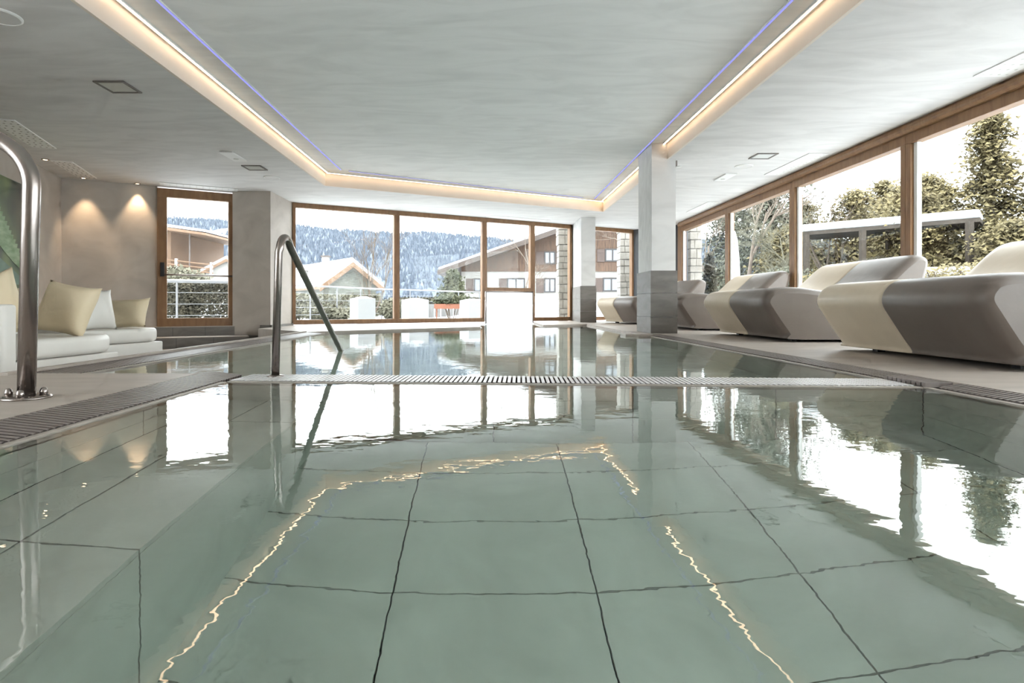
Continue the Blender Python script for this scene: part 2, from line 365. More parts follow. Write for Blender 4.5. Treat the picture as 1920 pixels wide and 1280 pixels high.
# overflow gratings ---------------------------------------------------------------------
def grating(label, p, q, z_in, z_out, width, side, pitch=.025, mat='slat', near=None, flat=False, bed=True):
    """slats across the strip that runs p->q along the inner water edge; outer edge lies to 'side' (+1 right, -1 left)"""
    L = math.hypot(q[0] - p[0], q[1] - p[1]); ux, uy = (q[0] - p[0]) / L, (q[1] - p[1]) / L; nx, ny = uy * side, -ux * side
    g = empty('overflow_grating', (p[0], p[1], 0), label=label, cat='grating', group='overflow gratings of the pools')
    if bed:
        MB().seg(p, q, 0, -.16, -.035, .005 * side, width * side).build('channel', M['channel'], g)
    slope = math.atan2(z_out - z_in, width)
    me = MB().box(.028, width - .004, -pitch * .32, pitch * .32, -.0016, 0).box(.03, width - .006, -pitch * .1, pitch * .1, -.024, -.0016).mesh('slat', M[mat])
    rz = math.atan2(ny, nx)
    n = int(L / pitch); rest = MB()
    for i in range(n):
        s = (i + .5) * pitch; x, y = p[0] + ux * s, p[1] + uy * s
        Mx = Matrix.Translation((x, y, z_in)) @ Matrix.Rotation(rz, 4, 'Z') @ Matrix.Rotation(-slope, 4, 'Y')
        if near is None or near(x, y):
            o = bpy.data.objects.new('slat', me); o.matrix_basis = Mx; put(o, g)
        else:
            rest.box(.028, width - .004, -pitch * .32, pitch * .32, -.0016, 0, M=Mx).box(.03, width - .006, -pitch * .1, pitch * .1, -.024, -.0016, M=Mx)
    if rest.v: rest.build('slat_run', M[mat], g, kind='stuff')
    return g
grating('brown slatted overflow grate along the deck with the bolted handrail', (XN0, .6), (XN0, 3.24), .006, ZD, .225, -1, pitch=.029)
grating('brown slatted overflow grate beside the nearest lounger', (XN1, 1.3), (XN1, 2.74), .006, ZD, .14, 1, pitch=.029)
grating('brown slatted overflow grate running from the divider to the tall column', (XN1, 3.06), (XN1, 7.42), .006, ZD, .14, 1, near=lambda x, y: y < 5.2)
grating('brown slatted overflow grate along the sunken lounge', (XF0, 3.04), (XF0, 8.2), .004, ZD, .19, -1, near=lambda x, y: y < 4.2)
grating('pale slatted grate dividing the near pool from the far pool', (XN0, yd(XN0)), (XN1, yd(XN1)), .008, .008, .30, -1, pitch=.0252, mat='slatlight', bed=False)
# corner piece between divider and right gutter
cpz = empty('grating_corner', (2.2, 2.9, 0), label='small corner plate where divider grate meets the lounger side grate', cat='grating')
for i in range(9):
    y = 2.765 + .033 * i
    MB().box(XN1 + .005, XN1 + .138, y, y + .024, .004, .026).build('slat', M['slat'], cpz)
MB().box(XN1, XN1 + .14, 2.75, 3.07, -.16, -.03).build('channel', M['channel'], cpz)

# ------------------------------------------------------------------ glazing
def rail(mb_name, p, q, w, z0, z1, parent, mat): return MB().seg(p, q, w, z0, z1).build(mb_name, mat, parent, bevel=.004)
def bay(name, label, A, t0, t1, z0, z1, fw=.06, top=.09, bot=.09, dep=.10, mat=None, pane=True, ux=UX, uy=UY, bead=False):
    mat = mat or M['wood']
    P = lambda t: (A[0] + ux * t, A[1] + uy * t)
    w = empty(name, (*P(t0), z0), label=label, cat='window', kind='structure')
    rail('top_rail', P(t0), P(t1), dep, z1 - top, z1, w, mat)
    rail('bottom_rail', P(t0), P(t1), dep, z0, z0 + bot, w, mat)
    rail('stile', P(t0), P(t0 + fw), dep, z0 + bot, z1 - top, w, mat)
    rail('stile', P(t1 - fw), P(t1), dep, z0 + bot, z1 - top, w, mat)
    if bead:
        rail('glazing_bead', P(t0 + fw if bead > 0 else t1 - fw), P(t0 + fw + .05 if bead > 0 else t1 - fw - .05), .05, z0 + bot, z1 - top, w, M['white'])
    if pane:
        MB().seg(P(t0 + fw - .01), P(t1 - fw + .01), .012, z0 + bot - .01, z1 - top + .01).build('pane', M['glass'], w)
    return w
ZW0 = .04
bay('window_1', 'wide far window behind the slanted handrail with the snowy gable house', PA, 0, 2.063, ZW0, ZC)
bay('window_2', 'wide far window showing the forested mountain', PA, 2.063, 4.098, ZW0, ZC)
bay('window_3', 'far window pane above the white swim gate', PA, 4.098, 5.358, .72, ZC)
bay('window_4', 'narrow far window left of the short column', PA, 5.358, 6.469, ZW0, ZC)
bay('window_5', 'far window between the two columns', PA, 6.95, 8.42, ZW0, ZC)
bay('window_6', 'glass door in oak frame with a black lock and a push bar', DA, 0.0, 1.2, .055, ZC - .03, fw=.14, top=.14, bot=.14)
wall('wall_far', wp(6.469, 0), wp(6.95, 0), -.12, .0, 0, ZC, M['wallplaster'], 'plaster strip of far wall behind the short column')
# door fittings
dl = bpy.data.objects['window_6']
a = wp(.075, .05, DA)
MB().seg(wp(.045, 0, DA), wp(.105, 0, DA), 0, .88, 1.11, .05, .085).build('lock_case', M['black'], dl, bevel=.006)
MB().tube([(*wp(.10, .085, DA), .91), (*wp(1.15, .085, DA), .905)], .014, 10).build('push_bar', M['steel'], dl, smooth=True)
# right glazing
mull = [13.44, 10.83, 8.5, 6.19, 3.88, 1.57, -.74, -2.68]
labs = ['farthest panel of the right window wall with the stone pillar outside', 'second panel of the long window wall, with the closed white parasol outside',
        'window wall panel behind the second lounger from the viewer', 'window wall panel behind the nearest lounger with tall evergreens outside',
        'window wall panel beside the near pool', 'window wall panel level with the viewer', 'window wall panel behind the viewer']
for i in range(7):
    bay('window_%d' % (7 + i), labs[i], (XR, 0), -mull[i], -mull[i + 1], ZD, ZC - .10, fw=.075, top=.11, bot=.09, dep=.12, ux=0, uy=-1, bead=1)
bay('window_14', 'unseen wide window added for daylight in the near lounge wall behind the viewer', (-4.475, -2.4), 0, 2.2, ZD, ZC, ux=0, uy=1)  # out of view, added to bring daylight onto the near ceiling
bay('window_15', 'unseen wide window added for daylight in the near lounge wall level with the viewer', (-4.475, -.2), 0, 2.2, ZD, ZC, ux=0, uy=1)  # second unseen window, also added only for its daylight
tr = MB(); prof = [(XR - .10, ZC - .105), (XR - .125, ZC - .085), (XR - .13, ZC - .06), (XR - .125, ZC - .03), (XR - .10, ZC), (XR + .1, ZC), (XR + .1, ZC - .105)]
v = [(x, y, z) for y in (-2.7, 13.44) for x, z in prof]; n = len(prof)
tr.add(v, [tuple(range(n)), tuple(range(2 * n - 1, n - 1, -1))] + [(i, (i + 1) % n, n + (i + 1) % n, n + i) for i in range(n)])
tag(tr.build('trim_3', M['wood']), 'rounded oak head rail above the long window wall', 'trim', kind='structure')
tag(MB().box(XR - .06, XR + .08, 13.44, 13.62, ZD, ZC).build('trim_4', M['wood']), 'oak end post of the long window wall', 'trim', kind='structure')
# slab edge above the far glazing bays is covered by the ceiling
# ------------------------------------------------------------------ columns
def column(label, x0, x1, y0, y1, ztop, zb, courses, parent_name='column'):
    c = empty('column', ((x0 + x1) / 2, (y0 + y1) / 2, ZD), label=label, cat='column', kind='structure')
    MB().box(x0, x1, y0, y1, ZD, ztop).build('shaft', M['wallplaster' if x0 < 0 else 'plaster'], c)
    e = .018
    for a, b in zip(courses[:-1], courses[1:]):
        MB().box(x0 - e, x1 + e, y0 - e, y0 - .001, a + .002, b - .002).build('tile', M['stone'], c)
        MB().box(x0 - e, x1 + e, y1 + .001, y1 + e, a + .002, b - .002).build('tile', M['stone'], c)
        MB().box(x0 - e, x0 - .001, y0, y1, a + .002, b - .002).build('tile', M['stone'], c)
        MB().box(x1 + .001, x1 + e, y0, y1, a + .002, b - .002).build('tile', M['stone'], c)
    return c
column('tall plaster column with stone tile base at the edge of the pool', 2.187, 2.507, 7.6, 8.27, ZU, ZD, [ZD, .25, .57, .87])
column('short looking plaster column with stone tile base against the far wall', 2.06, 2.38, 12.6, 13.95, ZC, ZD, [ZD, .28, .56, .84])
pl = empty('column', (-4.0, 10.2, ZL), label='broad grey plaster pillar between glass door and far windows', cat='column', kind='structure')
MB().box(-4.37, -3.72, 9.73, 10.86, -.10, ZC).build('shaft', M['wallplaster'], pl)
MB().box(-4.39, -3.70, 9.712, 10.86, ZL - .1, -.102).build('tile', M['stone'], pl)
MB().box(-3.89, -3.70, 9.705, 9.729, -.10, .07).build('tile', M['stone'], pl)
MB().box(-3.719, -3.69, 9.705, 10.80, -.10, .07).build('tile', M['stone'], pl)
plinth = MB().box(1.80, 2.16, 7.44, 7.75, -.12, .028).build('plinth', M['deck'], None, bevel=.006)
tag(plinth, 'small stone coping slab over the water at the foot of the tall column', 'coping')
# swim gate
gt = empty('swim_gate', (*wp(4.73, .12), 0), label='white frosted swim gate panel hanging to the water below the far windows', cat='gate')
mtr = bpy.data.materials.new('frosted_panel'); mtr.use_nodes = True; nt = mtr.node_tree; nt.nodes.clear()
tl = nt.nodes.new('ShaderNodeBsdfTranslucent'); tl.inputs[0].default_value = (.9, .92, .93, 1)
df = nt.nodes.new('ShaderNodeBsdfDiffuse'); df.inputs[0].default_value = (.9, .9, .9, 1)
tp = nt.nodes.new('ShaderNodeBsdfTransparent'); tp.inputs[0].default_value = (.95, .96, .97, 1)
m1 = nt.nodes.new('ShaderNodeMixShader'); m1.inputs[0].default_value = .3; m2 = nt.nodes.new('ShaderNodeMixShader'); m2.inputs[0].default_value = .45
nt.links.new(tl.outputs[0], m1.inputs[1]); nt.links.new(df.outputs[0], m1.inputs[2]); nt.links.new(m1.outputs[0], m2.inputs[1]); nt.links.new(tp.outputs[0], m2.inputs[2])
oo = nt.nodes.new('ShaderNodeOutputMaterial'); nt.links.new(m2.outputs[0], oo.inputs[0])
MB().seg(wp(4.10, .12), wp(5.30, .12), .02, .005, .70).build('panel', mtr, gt)
for t in (4.09, 5.31): MB().tube([(*wp(t, .12), .005), (*wp(t, .12), .72)], .016, 10).build('frame_post', M['steel'], gt, smooth=True)
MB().tube([(*wp(4.09, .12), .715), (*wp(5.31, .12), .715)], .014, 10).build('frame_rail', M['steel'], gt, smooth=True)

# ------------------------------------------------------------------ loungers
def catmull(pts, n):
    out = []
    for i in range(len(pts)):
        p0, p1, p2, p3 = (pts[(i + k) % len(pts)] for k in (-1, 0, 1, 2))
        for k in range(n):
            t = k / n
            out.append(tuple(.5 * (2 * p1[a] + (p2[a] - p0[a]) * t + (2 * p0[a] - 5 * p1[a] + 4 * p2[a] - p3[a]) * t * t + (3 * p1[a] - p0[a] - 3 * p2[a] + p3[a]) * t ** 3) for a in (0, 1)))
    return out
LPROF = catmull([(.27, .032), (.20, .075), (.06, .28), (.0, .39), (.025, .485), (.12, .548), (.38, .56), (.72, .52), (1.0, .52), (1.22, .62), (1.42, .80), (1.54, .885), (1.645, .885), (1.70, .80),
                 (1.64, .56), (1.57, .28), (1.52, .07), (1.44, .03), (.8, .028)], 4)
def half_mesh(name, y0, y1, end0, end1, mat):
    """extrude the lounger profile from y0 to y1 with rounded (puffy) ends"""
    cx = sum(p[0] for p in LPROF) / len(LPROF); cz = .36
    secs = []
    def ends(y, s, e):
        if e == 'puff': return [(y, .80), (y + s * .012, .885), (y + s * .035, .945), (y + s * .07, .98), (y + s * .12, 1)]
        return [(y, .955), (y + s * .008, .985), (y + s * .025, 1)]
    secs = ends(y0, 1, end0) + list(reversed(ends(y1, -1, end1)))
    nrm = []
    n = len(LPROF)
    for i in range(n):
        a, b = LPROF[i - 1], LPROF[(i + 1) % n]; dx, dz = b[0] - a[0], b[1] - a[1]; l = math.hypot(dx, dz) or 1
        nrm.append((dz / l, -dx / l))
    area = sum(LPROF[i][0] * LPROF[(i + 1) % n][1] - LPROF[(i + 1) % n][0] * LPROF[i][1] for i in range(n))
    sg = 1 if area > 0 else -1
    v = []; f = []
    for y, s in secs:
        d = (1 - s) * .33
        v += [(p[0] - sg * q[0] * d, y, p[1] if sg * q[1] < -.6 else max(.028, p[1] - sg * q[1] * d)) for p, q in zip(LPROF, nrm)]
    for j in range(len(secs) - 1):
        for i in range(n): f.append((j * n + i, j * n + (i + 1) % n, (j + 1) * n + (i + 1) % n, (j + 1) * n + i))
    f += [tuple(range(n)), tuple(range(len(secs) * n - 1, (len(secs) - 1) * n - 1, -1))]
    mb = MB().add(v, f); me = mb.mesh(name, mat, True)
    bm = bmesh.new(); bm.from_mesh(me); bmesh.ops.recalc_face_normals(bm, faces=bm.faces)
    for fc in bm.faces:
        if len(fc.verts) > 6:
            fc.smooth = False
            for e_ in fc.edges: e_.smooth = False
    bm.to_mesh(me); bm.free()
    return me
me_far = half_mesh('cream_half', .825, 1.65, 'seam', 'puff', M['cream'])
me_near = half_mesh('taupe_half', 0, .822, 'puff', 'seam', M['taupe'])
me_foot = MB().box(-.03, .03, -.03, .03, 0, .05).mesh('foot', M['black'])
def lounger(label, x, y, rz=0, sy=1.0):
    r = empty('lounger', (x, y, ZD), rz, label, 'lounger', 'two tone leather loungers')
    for nm, me in (('cream_half', me_far), ('taupe_half', me_near)):
        o = bpy.data.objects.new(nm, me); o.scale = (1, sy, 1); C.objects.link(o); o.parent = r
    for fx, fy in ((.40, .2), (.40, 1.42), (1.35, .2), (1.35, 1.42)):
        o = bpy.data.objects.new('foot', me_foot); o.location = (fx, fy * sy, 0); C.objects.link(o); o.parent = r
    return r
lounger('cream and taupe leather double lounger nearest to the viewer', 2.74, 3.15)
lounger('cream and taupe leather double lounger second from the viewer, beside the nearest one', 2.79, 5.75, sy=1.02)
lounger('cream and taupe leather double lounger half hidden behind the tall column', 2.82, 8.45)
lounger('cream and taupe leather double lounger in the far corner between the columns', 2.76, 10.85, R(17), sy=.9)

# ------------------------------------------------------------------ daybeds and cushions
def pillow(label, w, h, t, M4, mat='cushion', group='cream cushions on the daybeds'):
    n = 16; v = []; f = []
    for s in (1, -1):
        for j in range(n + 1):
            for i in range(n + 1):
                a = -1 + 2 * i / n; b = -1 + 2 * j / n
                x = w / 2 * a * (1 - .10 * (1 - b * b) * abs(a) ** 3); y = h / 2 * b * (1 - .10 * (1 - a * a) * abs(b) ** 3)
                z = s * t / 2 * ((1 - a ** 4) * (1 - b ** 4)) ** .6 + .012 * math.sin(3 * a + 2 * b)
                v.append((x, y, z))
    m = (n + 1) ** 2
    for j in range(n):
        for i in range(n):
            k = j * (n + 1) + i
            f.append((k, k + 1, k + n + 2, k + n + 1)); f.append((m + k, m + k + n + 1, m + k + n + 2, m + k + 1))
    mb = MB().add(v, f); me = mb.mesh('cushion', M[mat], True)
    bm = bmesh.new(); bm.from_mesh(me); bmesh.ops.remove_doubles(bm, verts=bm.verts, dist=.0005); bmesh.ops.recalc_face_normals(bm, faces=bm.faces); bm.to_mesh(me); bm.free()
    o = bpy.data.objects.new('cushion', me); o.matrix_basis = M4; put(o, None)
    return tag(o, label, 'cushion', group)
def daybed(label, org, ang, L=1.12, D=1.0, near_arm=True):
    """org: pool side near corner; local x along the pool side, local y away from the pool"""
    r = empty('daybed', (*org, ZL), ang, label, 'daybed', 'white leather daybeds of the sunken lounge')
    def part(name, mb, mat, bev, seg=3):
        me = mb.mesh(name, mat); o = bpy.data.objects.new(name, me); C.objects.link(o); o.parent = r
        b = o.modifiers.new('edge', 'BEVEL'); b.width = bev; b.segments = seg
        me.polygons.foreach_set('use_smooth', [True] * len(me.polygons)); return o
    part('base', MB().box(.03, L - .03, .04, D, 0, .28), M['white_leather'], .012)
    rnd = [(.06, 0.0), (L * .6, 0.0), (L * .85, .03), (L * .97, .12), (L, .3), (L, D - .05), (.06, D - .05)]
    mb = MB().prism(rnd, .285, .435); part('seat_cushion', mb, M['white_leather'], .045, 4)
    if near_arm: part('arm_panel', MB().box(-.06, .05, .02, D, 0, .69), M['white_leather'], .025)
    part('back_panel', MB().box(-.06, L, D, D + .10, 0, .69), M['white_leather'], .025)
    return r
def face(x, y, z, rz, tilt, spin=0):
    """cushion standing upright at (x,y,z), its face turned to rz (0 = facing -Y), leaning back by tilt"""
    return Matrix.Translation((x, y, z)) @ Matrix.Rotation(rz, 4, 'Z') @ Matrix.Rotation(R(90) - tilt, 4, 'X') @ Matrix.Rotation(spin, 4, 'Z')
daybed('white leather daybed with the large square cushion nearest to the handrail', (-3.30, 3.96), R(84), 1.05, 1.0)
daybed('white leather daybed with the small cushion near the glass door', (-3.98, 5.45), R(70), 1.05, .95)

# ------------------------------------------------------------------ handrails
def arc(c, r, a0, a1, ax, ay, n=10):
    c = Vector(c); ax = Vector(ax); ay = Vector(ay)
    return [c + ax * (r * math.cos(a0 + (a1 - a0) * k / n)) + ay * (r * math.sin(a0 + (a1 - a0) * k / n)) for k in range(n + 1)]
hr = empty('handrail', (-1.83, 2.28, ZD), label='brushed steel handrail bolted to the deck beside the near pool', cat='handrail')
pts = [(-1.85, 2.28, ZD), (-1.83, 2.28, .88)] + arc((-2.03, 2.24, .88), .2, 0, R(80), (1, .2, 0), (0, 0, 1), 10)[1:] + [(-2.6, 2.1, 1.16), (-3.0, 2.02, 1.18), (-3.08, 2.0, 1.14), (-3.1, 2.0, 1.05), (-3.1, 2.0, ZD)]
MB().tube(pts, .031, 20).build('tube', M['steel'], hr, smooth=True)
for nm, c in (('flange', (-1.85, 2.28, ZD)), ('flange', (-3.1, 2.0, ZD))):
    MB().lathe([(.085, 0), (.085, .006), (.075, .012), (.035, .014)], c, 28).build(nm, M['steel'], hr, smooth=True)
for a in (20, 110, 200, 290):
    c = (-1.85 + .058 * math.cos(R(a)), 2.28 + .058 * math.sin(R(a)), ZD + .012)
    MB().lathe([(.014, 0), (.014, .014), (.010, .026), (.004, .030)], c, 10).build('cap_nut', M['steel'], hr, smooth=True)
h2 = empty('handrail', (-1.17, 3.2, 0), label='brushed steel handrail slanting down into the far pool', cat='handrail')
pts = [(-1.185, 3.17, 0.0), (-1.17, 3.18, .70)] + arc((-1.165, 3.27, .70), .09, R(180), R(32), (0, 1, 0), (0, 0, 1), 12)[1:] + [(-1.30, 4.98, 0.03), (-1.36, 5.75, -.31)]
MB().tube(pts, .0215, 18).build('tube', M['steel'], h2, smooth=True)
MB().lathe([(.045, 0), (.045, .006), (.03, .01)], (-1.185, 3.17, .006), 20).build('flange', M['steel'], h2, smooth=True)

# ------------------------------------------------------------------ ceiling fittings
def vent(label, x, y, s=.27, glassy=True):
    r = empty('ceiling_vent', (x, y, ZC), 0, label, 'vent', 'square ceiling vents')
    w = .022
    for x0, x1, y0, y1 in ((x - s / 2, x + s / 2, y - s / 2, y - s / 2 + w), (x - s / 2, x + s / 2, y + s / 2 - w, y + s / 2), (x - s / 2, x - s / 2 + w, y - s / 2 + w, y + s / 2 - w), (x + s / 2 - w, x + s / 2, y - s / 2 + w, y + s / 2 - w)):
        MB().box(x0, x1, y0, y1, ZC - .012, ZC).build('frame_bar', M['stone'], r)
    MB().box(x - s / 2 + w, x + s / 2 - w, y - s / 2 + w, y + s / 2 - w, ZC - .006, ZC).build('cover', M['lampglass'], r)
vent('square grey framed ceiling vent close to the viewer above the lounge', -3.31, 5.09)
vent('square grey framed ceiling vent next to the emergency lamp', -3.31, 8.07)
vent('square grey framed ceiling vent above the loungers', 3.60, 7.44)
def rounddisc(label, x, y, r_):
    t = empty('ceiling_speaker', (x, y, ZC), 0, label, 'speaker', 'round ceiling speakers')
    MB().lathe([(r_, 0), (r_, -.008), (r_ - .012, -.014), (r_ - .016, -.006)], (x, y, ZC), 32).build('ring', M['white'], t, smooth=False)
    MB().lathe([(r_ - .016, -.001), (r_ - .017, -.011)], (x, y, ZC), 32).build('grille', M['plaster'], t)
rounddisc('round white ceiling speaker at the edge of view above the lounge', -3.30, 3.84, .13)
rounddisc('round white ceiling speaker near the pillar', -3.30, 8.68, .12)
rounddisc('round white ceiling speaker above the loungers', 3.59, 7.98, .12)
def embox(label, x, y):
    t = empty('emergency_lamp', (x, y, ZC), 0, label, 'lamp', 'flat emergency lamps on the ceiling')
    MB().box(x - .085, x + .085, y - .22, y + .22, ZC - .02, ZC).build('housing', M['white'], t, bevel=.004)
    MB().lathe([(.035, -.018), (.03, -.026)], (x, y + .08, ZC), 16).build('lens', M['lampglass'], t)
embox('flat white rectangular emergency lamp above the lounge', -3.33, 7.44)
embox('flat white rectangular emergency lamp above the loungers', 3.60, 8.64)
def perf(label, x, y, ang, L=1.15, W=.25, nx=12, ny=4, holes=True):
    t = empty('perforated_panel', (x, y, ZC), 0, label, 'panel', 'white perforated ceiling panels')
    Mx = Matrix.Translation((x, y, ZC)) @ Matrix.Rotation(ang, 4, 'Z')
    MB().box(-W / 2, W / 2, -L / 2, L / 2, -.010, 0, M=Mx).build('plate', M['white'], t)
    hb = MB()
    for i in range(nx):
        for j in range(ny):
            c = Mx @ Vector((-W / 2 + W * (j + .5 + .25 * (i % 2) - .12) / ny, -L / 2 + L * (i + .5) / nx, -.0102))
            hb.lathe([(.012, 0), (.012, -.0004)], c, 8)
    hb.build('perforation', M['lampglass' if not holes else 'stone'], t)
wl = math.atan2(K[0] + 4.4, K[1] - 2.6)
perf('white perforated ceiling panel over the leaf picture', -5.3, 6.5, -wl, holes=True)
perf('white perforated ceiling panel in the lounge corner by the downlights', -5.95, 8.2, -wl, L=1.05)
perf('white perforated ceiling panel over the nearest lounger', 4.27, 4.25, 0, L=1.2, W=.27, holes=False)
perf('white perforated ceiling panel over the second lounger', 4.25, 7.9, 0, L=1.2, W=.25, holes=False)
perf('white perforated ceiling panel over the lounger behind the column', 4.27, 11.3, 0, L=1.2, W=.25, holes=False)
p_ = wp(4.85, .3); perf('white perforated ceiling panel over the swim gate', p_[0], p_[1], UA - R(90), L=1.5, W=.25, holes=False)
p_ = wp(.62, .28, DA); perf('white perforated ceiling panel over the glass door', p_[0], p_[1], UA - R(90), L=1.15, W=.25, holes=False)
def downlight(label, x, y, power, tx, ty):
    t = empty('downlight', (x, y, ZC), 0, label, 'downlight', 'small warm recessed downlights')
    MB().lathe([(.045, 0), (.045, -.006), (.032, -.010), (.030, -.002)], (x, y, ZC), 20).build('bezel', M['steel'], t)
    MB().lathe([(.029, -.003), (.028, -.0045)], (x, y, ZC), 20).build('lamp', M['spot'], t)
    d = bpy.data.lights.new('downlight_beam', 'SPOT'); d.energy = power; d.color = (1, .72, .45); d.spot_size = R(62); d.spot_blend = .7; d.shadow_soft_size = .025
    o = bpy.data.objects.new('downlight_beam', d); o.location = (x, y, ZC - .02)
    o.rotation_euler = Vector((tx - x, ty - y, -1.6)).to_track_quat('-Z', 'Y').to_euler(); put(o, t)
for lb, x, y, px_, py_ in (('small warm downlight in the lounge corner beside the perforated panel', -6.20, 8.72, -6.25, 8.85), ('small warm downlight beside the glass door', -5.62, 9.12, -5.70, 9.22),
                      ('small warm downlight behind the bolted handrail', -5.93, 7.62, -6.15, 7.6), ('small warm downlight over the leaf picture', -5.55, 6.5, -5.75, 6.45)):
    downlight(lb, x, y, 24, px_, py_)
sp = empty('spotlight', (2.52, 7.58, ZC), 0, 'tiny spotlight on the corner of the tall column below the ceiling', 'spotlight')
MB().box(2.507, 2.53, 7.60, 7.62, ZC - .10, ZC - .02).build('bracket', M['steel'], sp)
MB().lathe([(.035, 0), (.035, .012), (.02, .02)], (2.55, 7.6, ZC - .11), 16).build('head', M['white'], sp)

# ------------------------------------------------------------------ leaf picture on the left wall
def wl_p(s, d=0.0):     # s metres from the corner K toward the viewer, d metres into the room
    dx, dy = -4.4 - K[0], 2.6 - K[1]; l = math.hypot(dx, dy); ux, uy = dx / l, dy / l
    return (K[0] + ux * s - uy * d, K[1] + uy * s + ux * d)
pic = empty('wall_picture', (*wl_p(2.6), .63), 0, 'large dark picture of a green serrated leaf on the lounge wall', 'picture')
mp_, nt, p, N, L = new_mat('leaf_print')
g = N.new('ShaderNodeNewGeometry'); nz = N.new('ShaderNodeTexNoise'); nz.inputs['Scale'].default_value = 1.1; nz.inputs['Detail'].default_value = 2; L.new(g.outputs['Position'], nz.inputs['Vector'])
rp = N.new('ShaderNodeValToRGB'); e = rp.color_ramp.elements
e[0].position = .38; e[0].color = (.055, .06, .065, 1); e[1].position = .66; e[1].color = (.20, .27, .13, 1)
e2 = rp.color_ramp.elements.new(.52); e2.color = (.085, .115, .09, 1)
L.new(nz.outputs['Fac'], rp.inputs[0]); L.new(rp.outputs[0], p.inputs['Base Color']); p.inputs['Roughness'].default_value = .5
MB().seg(wl_p(1.18), wl_p(4.4), 0, .63, 1.98, -.0, -.02).build('canvas', mp_, pic)
M['leafgreen'] = mk('printed_leaf_green', (.16, .27, .15), .6, c2=(.36, .47, .33), scale=5, stretch=(1, 1, 3))
M['leafpale'] = mk('printed_leaf_pale', (.22, .32, .27), .6, c2=(.10, .16, .13), scale=2.5)
def printed(pts, name, mat, d):
    vs = [(*wl_p(s_, d), z_) for s_, z_ in pts]; n_ = len(vs); vs += [(*wl_p(s_, d - .004), z_) for s_, z_ in pts]
    MB().add(vs, [tuple(range(n_)), tuple(range(2 * n_ - 1, n_ - 1, -1))] + [(i, (i + 1) % n_, n_ + (i + 1) % n_, n_ + i) for i in range(n_)]).build(name, mat, pic)
edge = []
for i in range(23):
    t_ = i / 22; s_ = 1.22 + 1.25 * t_; z_ = .82 + 1.12 * t_ ** .93
    edge += [(s_ + .03, z_ - .02), (s_ + .01, z_ + .035)]
back = [(s_ + .16 + .1 * k / 45, z_ + .05) for k, (s_, z_) in enumerate(edge[::-1])]
printed([(s_, z_) for s_, z_ in edge] + [(2.75, 1.93), (2.6, 1.55), (2.2, 1.20), (1.7, .95), (1.3, .80)], 'printed_leaf', M['leafgreen'], .026)
printed([(1.25, .68), (1.9, .66), (2.9, .66), (3.4, 1.0), (2.9, 1.25), (2.1, 1.0), (1.6, .82)], 'printed_leaf', M['leafpale'], .0235)

# ------------------------------------------------------------------ cushions
pillow('large square cream cushion tilted on the daybed nearest the handrail', .50, .44, .17, face(-3.50, 4.72, .375, R(-6), R(14), R(-9)))
pillow('big cream cushion leaning on the arm at the picture edge', .50, .50, .17, face(-3.66, 4.15, .37, R(14), R(10), R(24)))
pillow('cream cushion at the back of the daybed behind the handrail', .46, .42, .16, face(-4.12, 4.85, .36, R(25), R(12), R(3)))
pillow('narrow looking cream cushion seen edge on beside the arm of the far daybed', .44, .42, .14, face(-3.98, 5.72, .355, R(66), R(8), R(2)), mat='white_leather')
pillow('wide low cream cushion on the far daybed near the glass door', .47, .34, .15, face(-3.98, 6.28, .315, R(-4), R(16), R(4)))

# ------------------------------------------------------------------ outdoors: ground and mountain
SQ = 300
gr = ring('ground', [(-SQ, -60), (SQ, -60), (SQ, 500), (-SQ, 500)], FOOT, -.03, 0, M['snow'])
tag(gr, 'snow covered ground around the building', 'ground', kind='structure')
RZ = [(-60, 70), (-38, 78), (-30, 84), (-20, 84), (-15, 80), (-9, 78), (-6, 80), (-1, 75), (2.5, 71), (5, 62), (10, 60), (20, 68), (28, 62), (45, 50), (75, 40)]
def ridge(a):
    for (a0, z0), (a1, z1) in zip(RZ[:-1], RZ[1:]):
        if a0 <= a <= a1:
            k = (a - a0) / (a1 - a0); return z0 + (z1 - z0) * k
    return 50
rnd = random.Random(5)
def hill(a, k):
    r = 330 + 300 * k; z = ridge(a) * k ** .85 - 1.0 * (1 - k)
    w = 3.0 * math.sin(a * .9 + k * 7) * k * (1 - k) * 2
    return (r * math.sin(R(a)), r * math.cos(R(a)), z + w)
na, nk = 130, 14; v = []; f = []
for j in range(nk + 1):
    for i in range(na + 1): v.append(hill(-58 + 130 * i / na, j / nk))
for j in range(nk):
    for i in range(na): f.append((j * (na + 1) + i, j * (na + 1) + i + 1, (j + 1) * (na + 1) + i + 1, (j + 1) * (na + 1) + i))
M['hill'] = mk('haze_blue_snowy_floor', (.07, .088, .113), .9, c2=(.126, .15, .178), scale=.12, detail=8, lo=.35, hi=.7)  # bluish cast of the distance haze is mixed into this snowy ground colour
hl = MB().add(v, f).build('mountain', M['hill'], smooth=True)
tag(hl, 'forested mountain ridge dusted with snow beyond the houses', 'mountain', kind='structure')
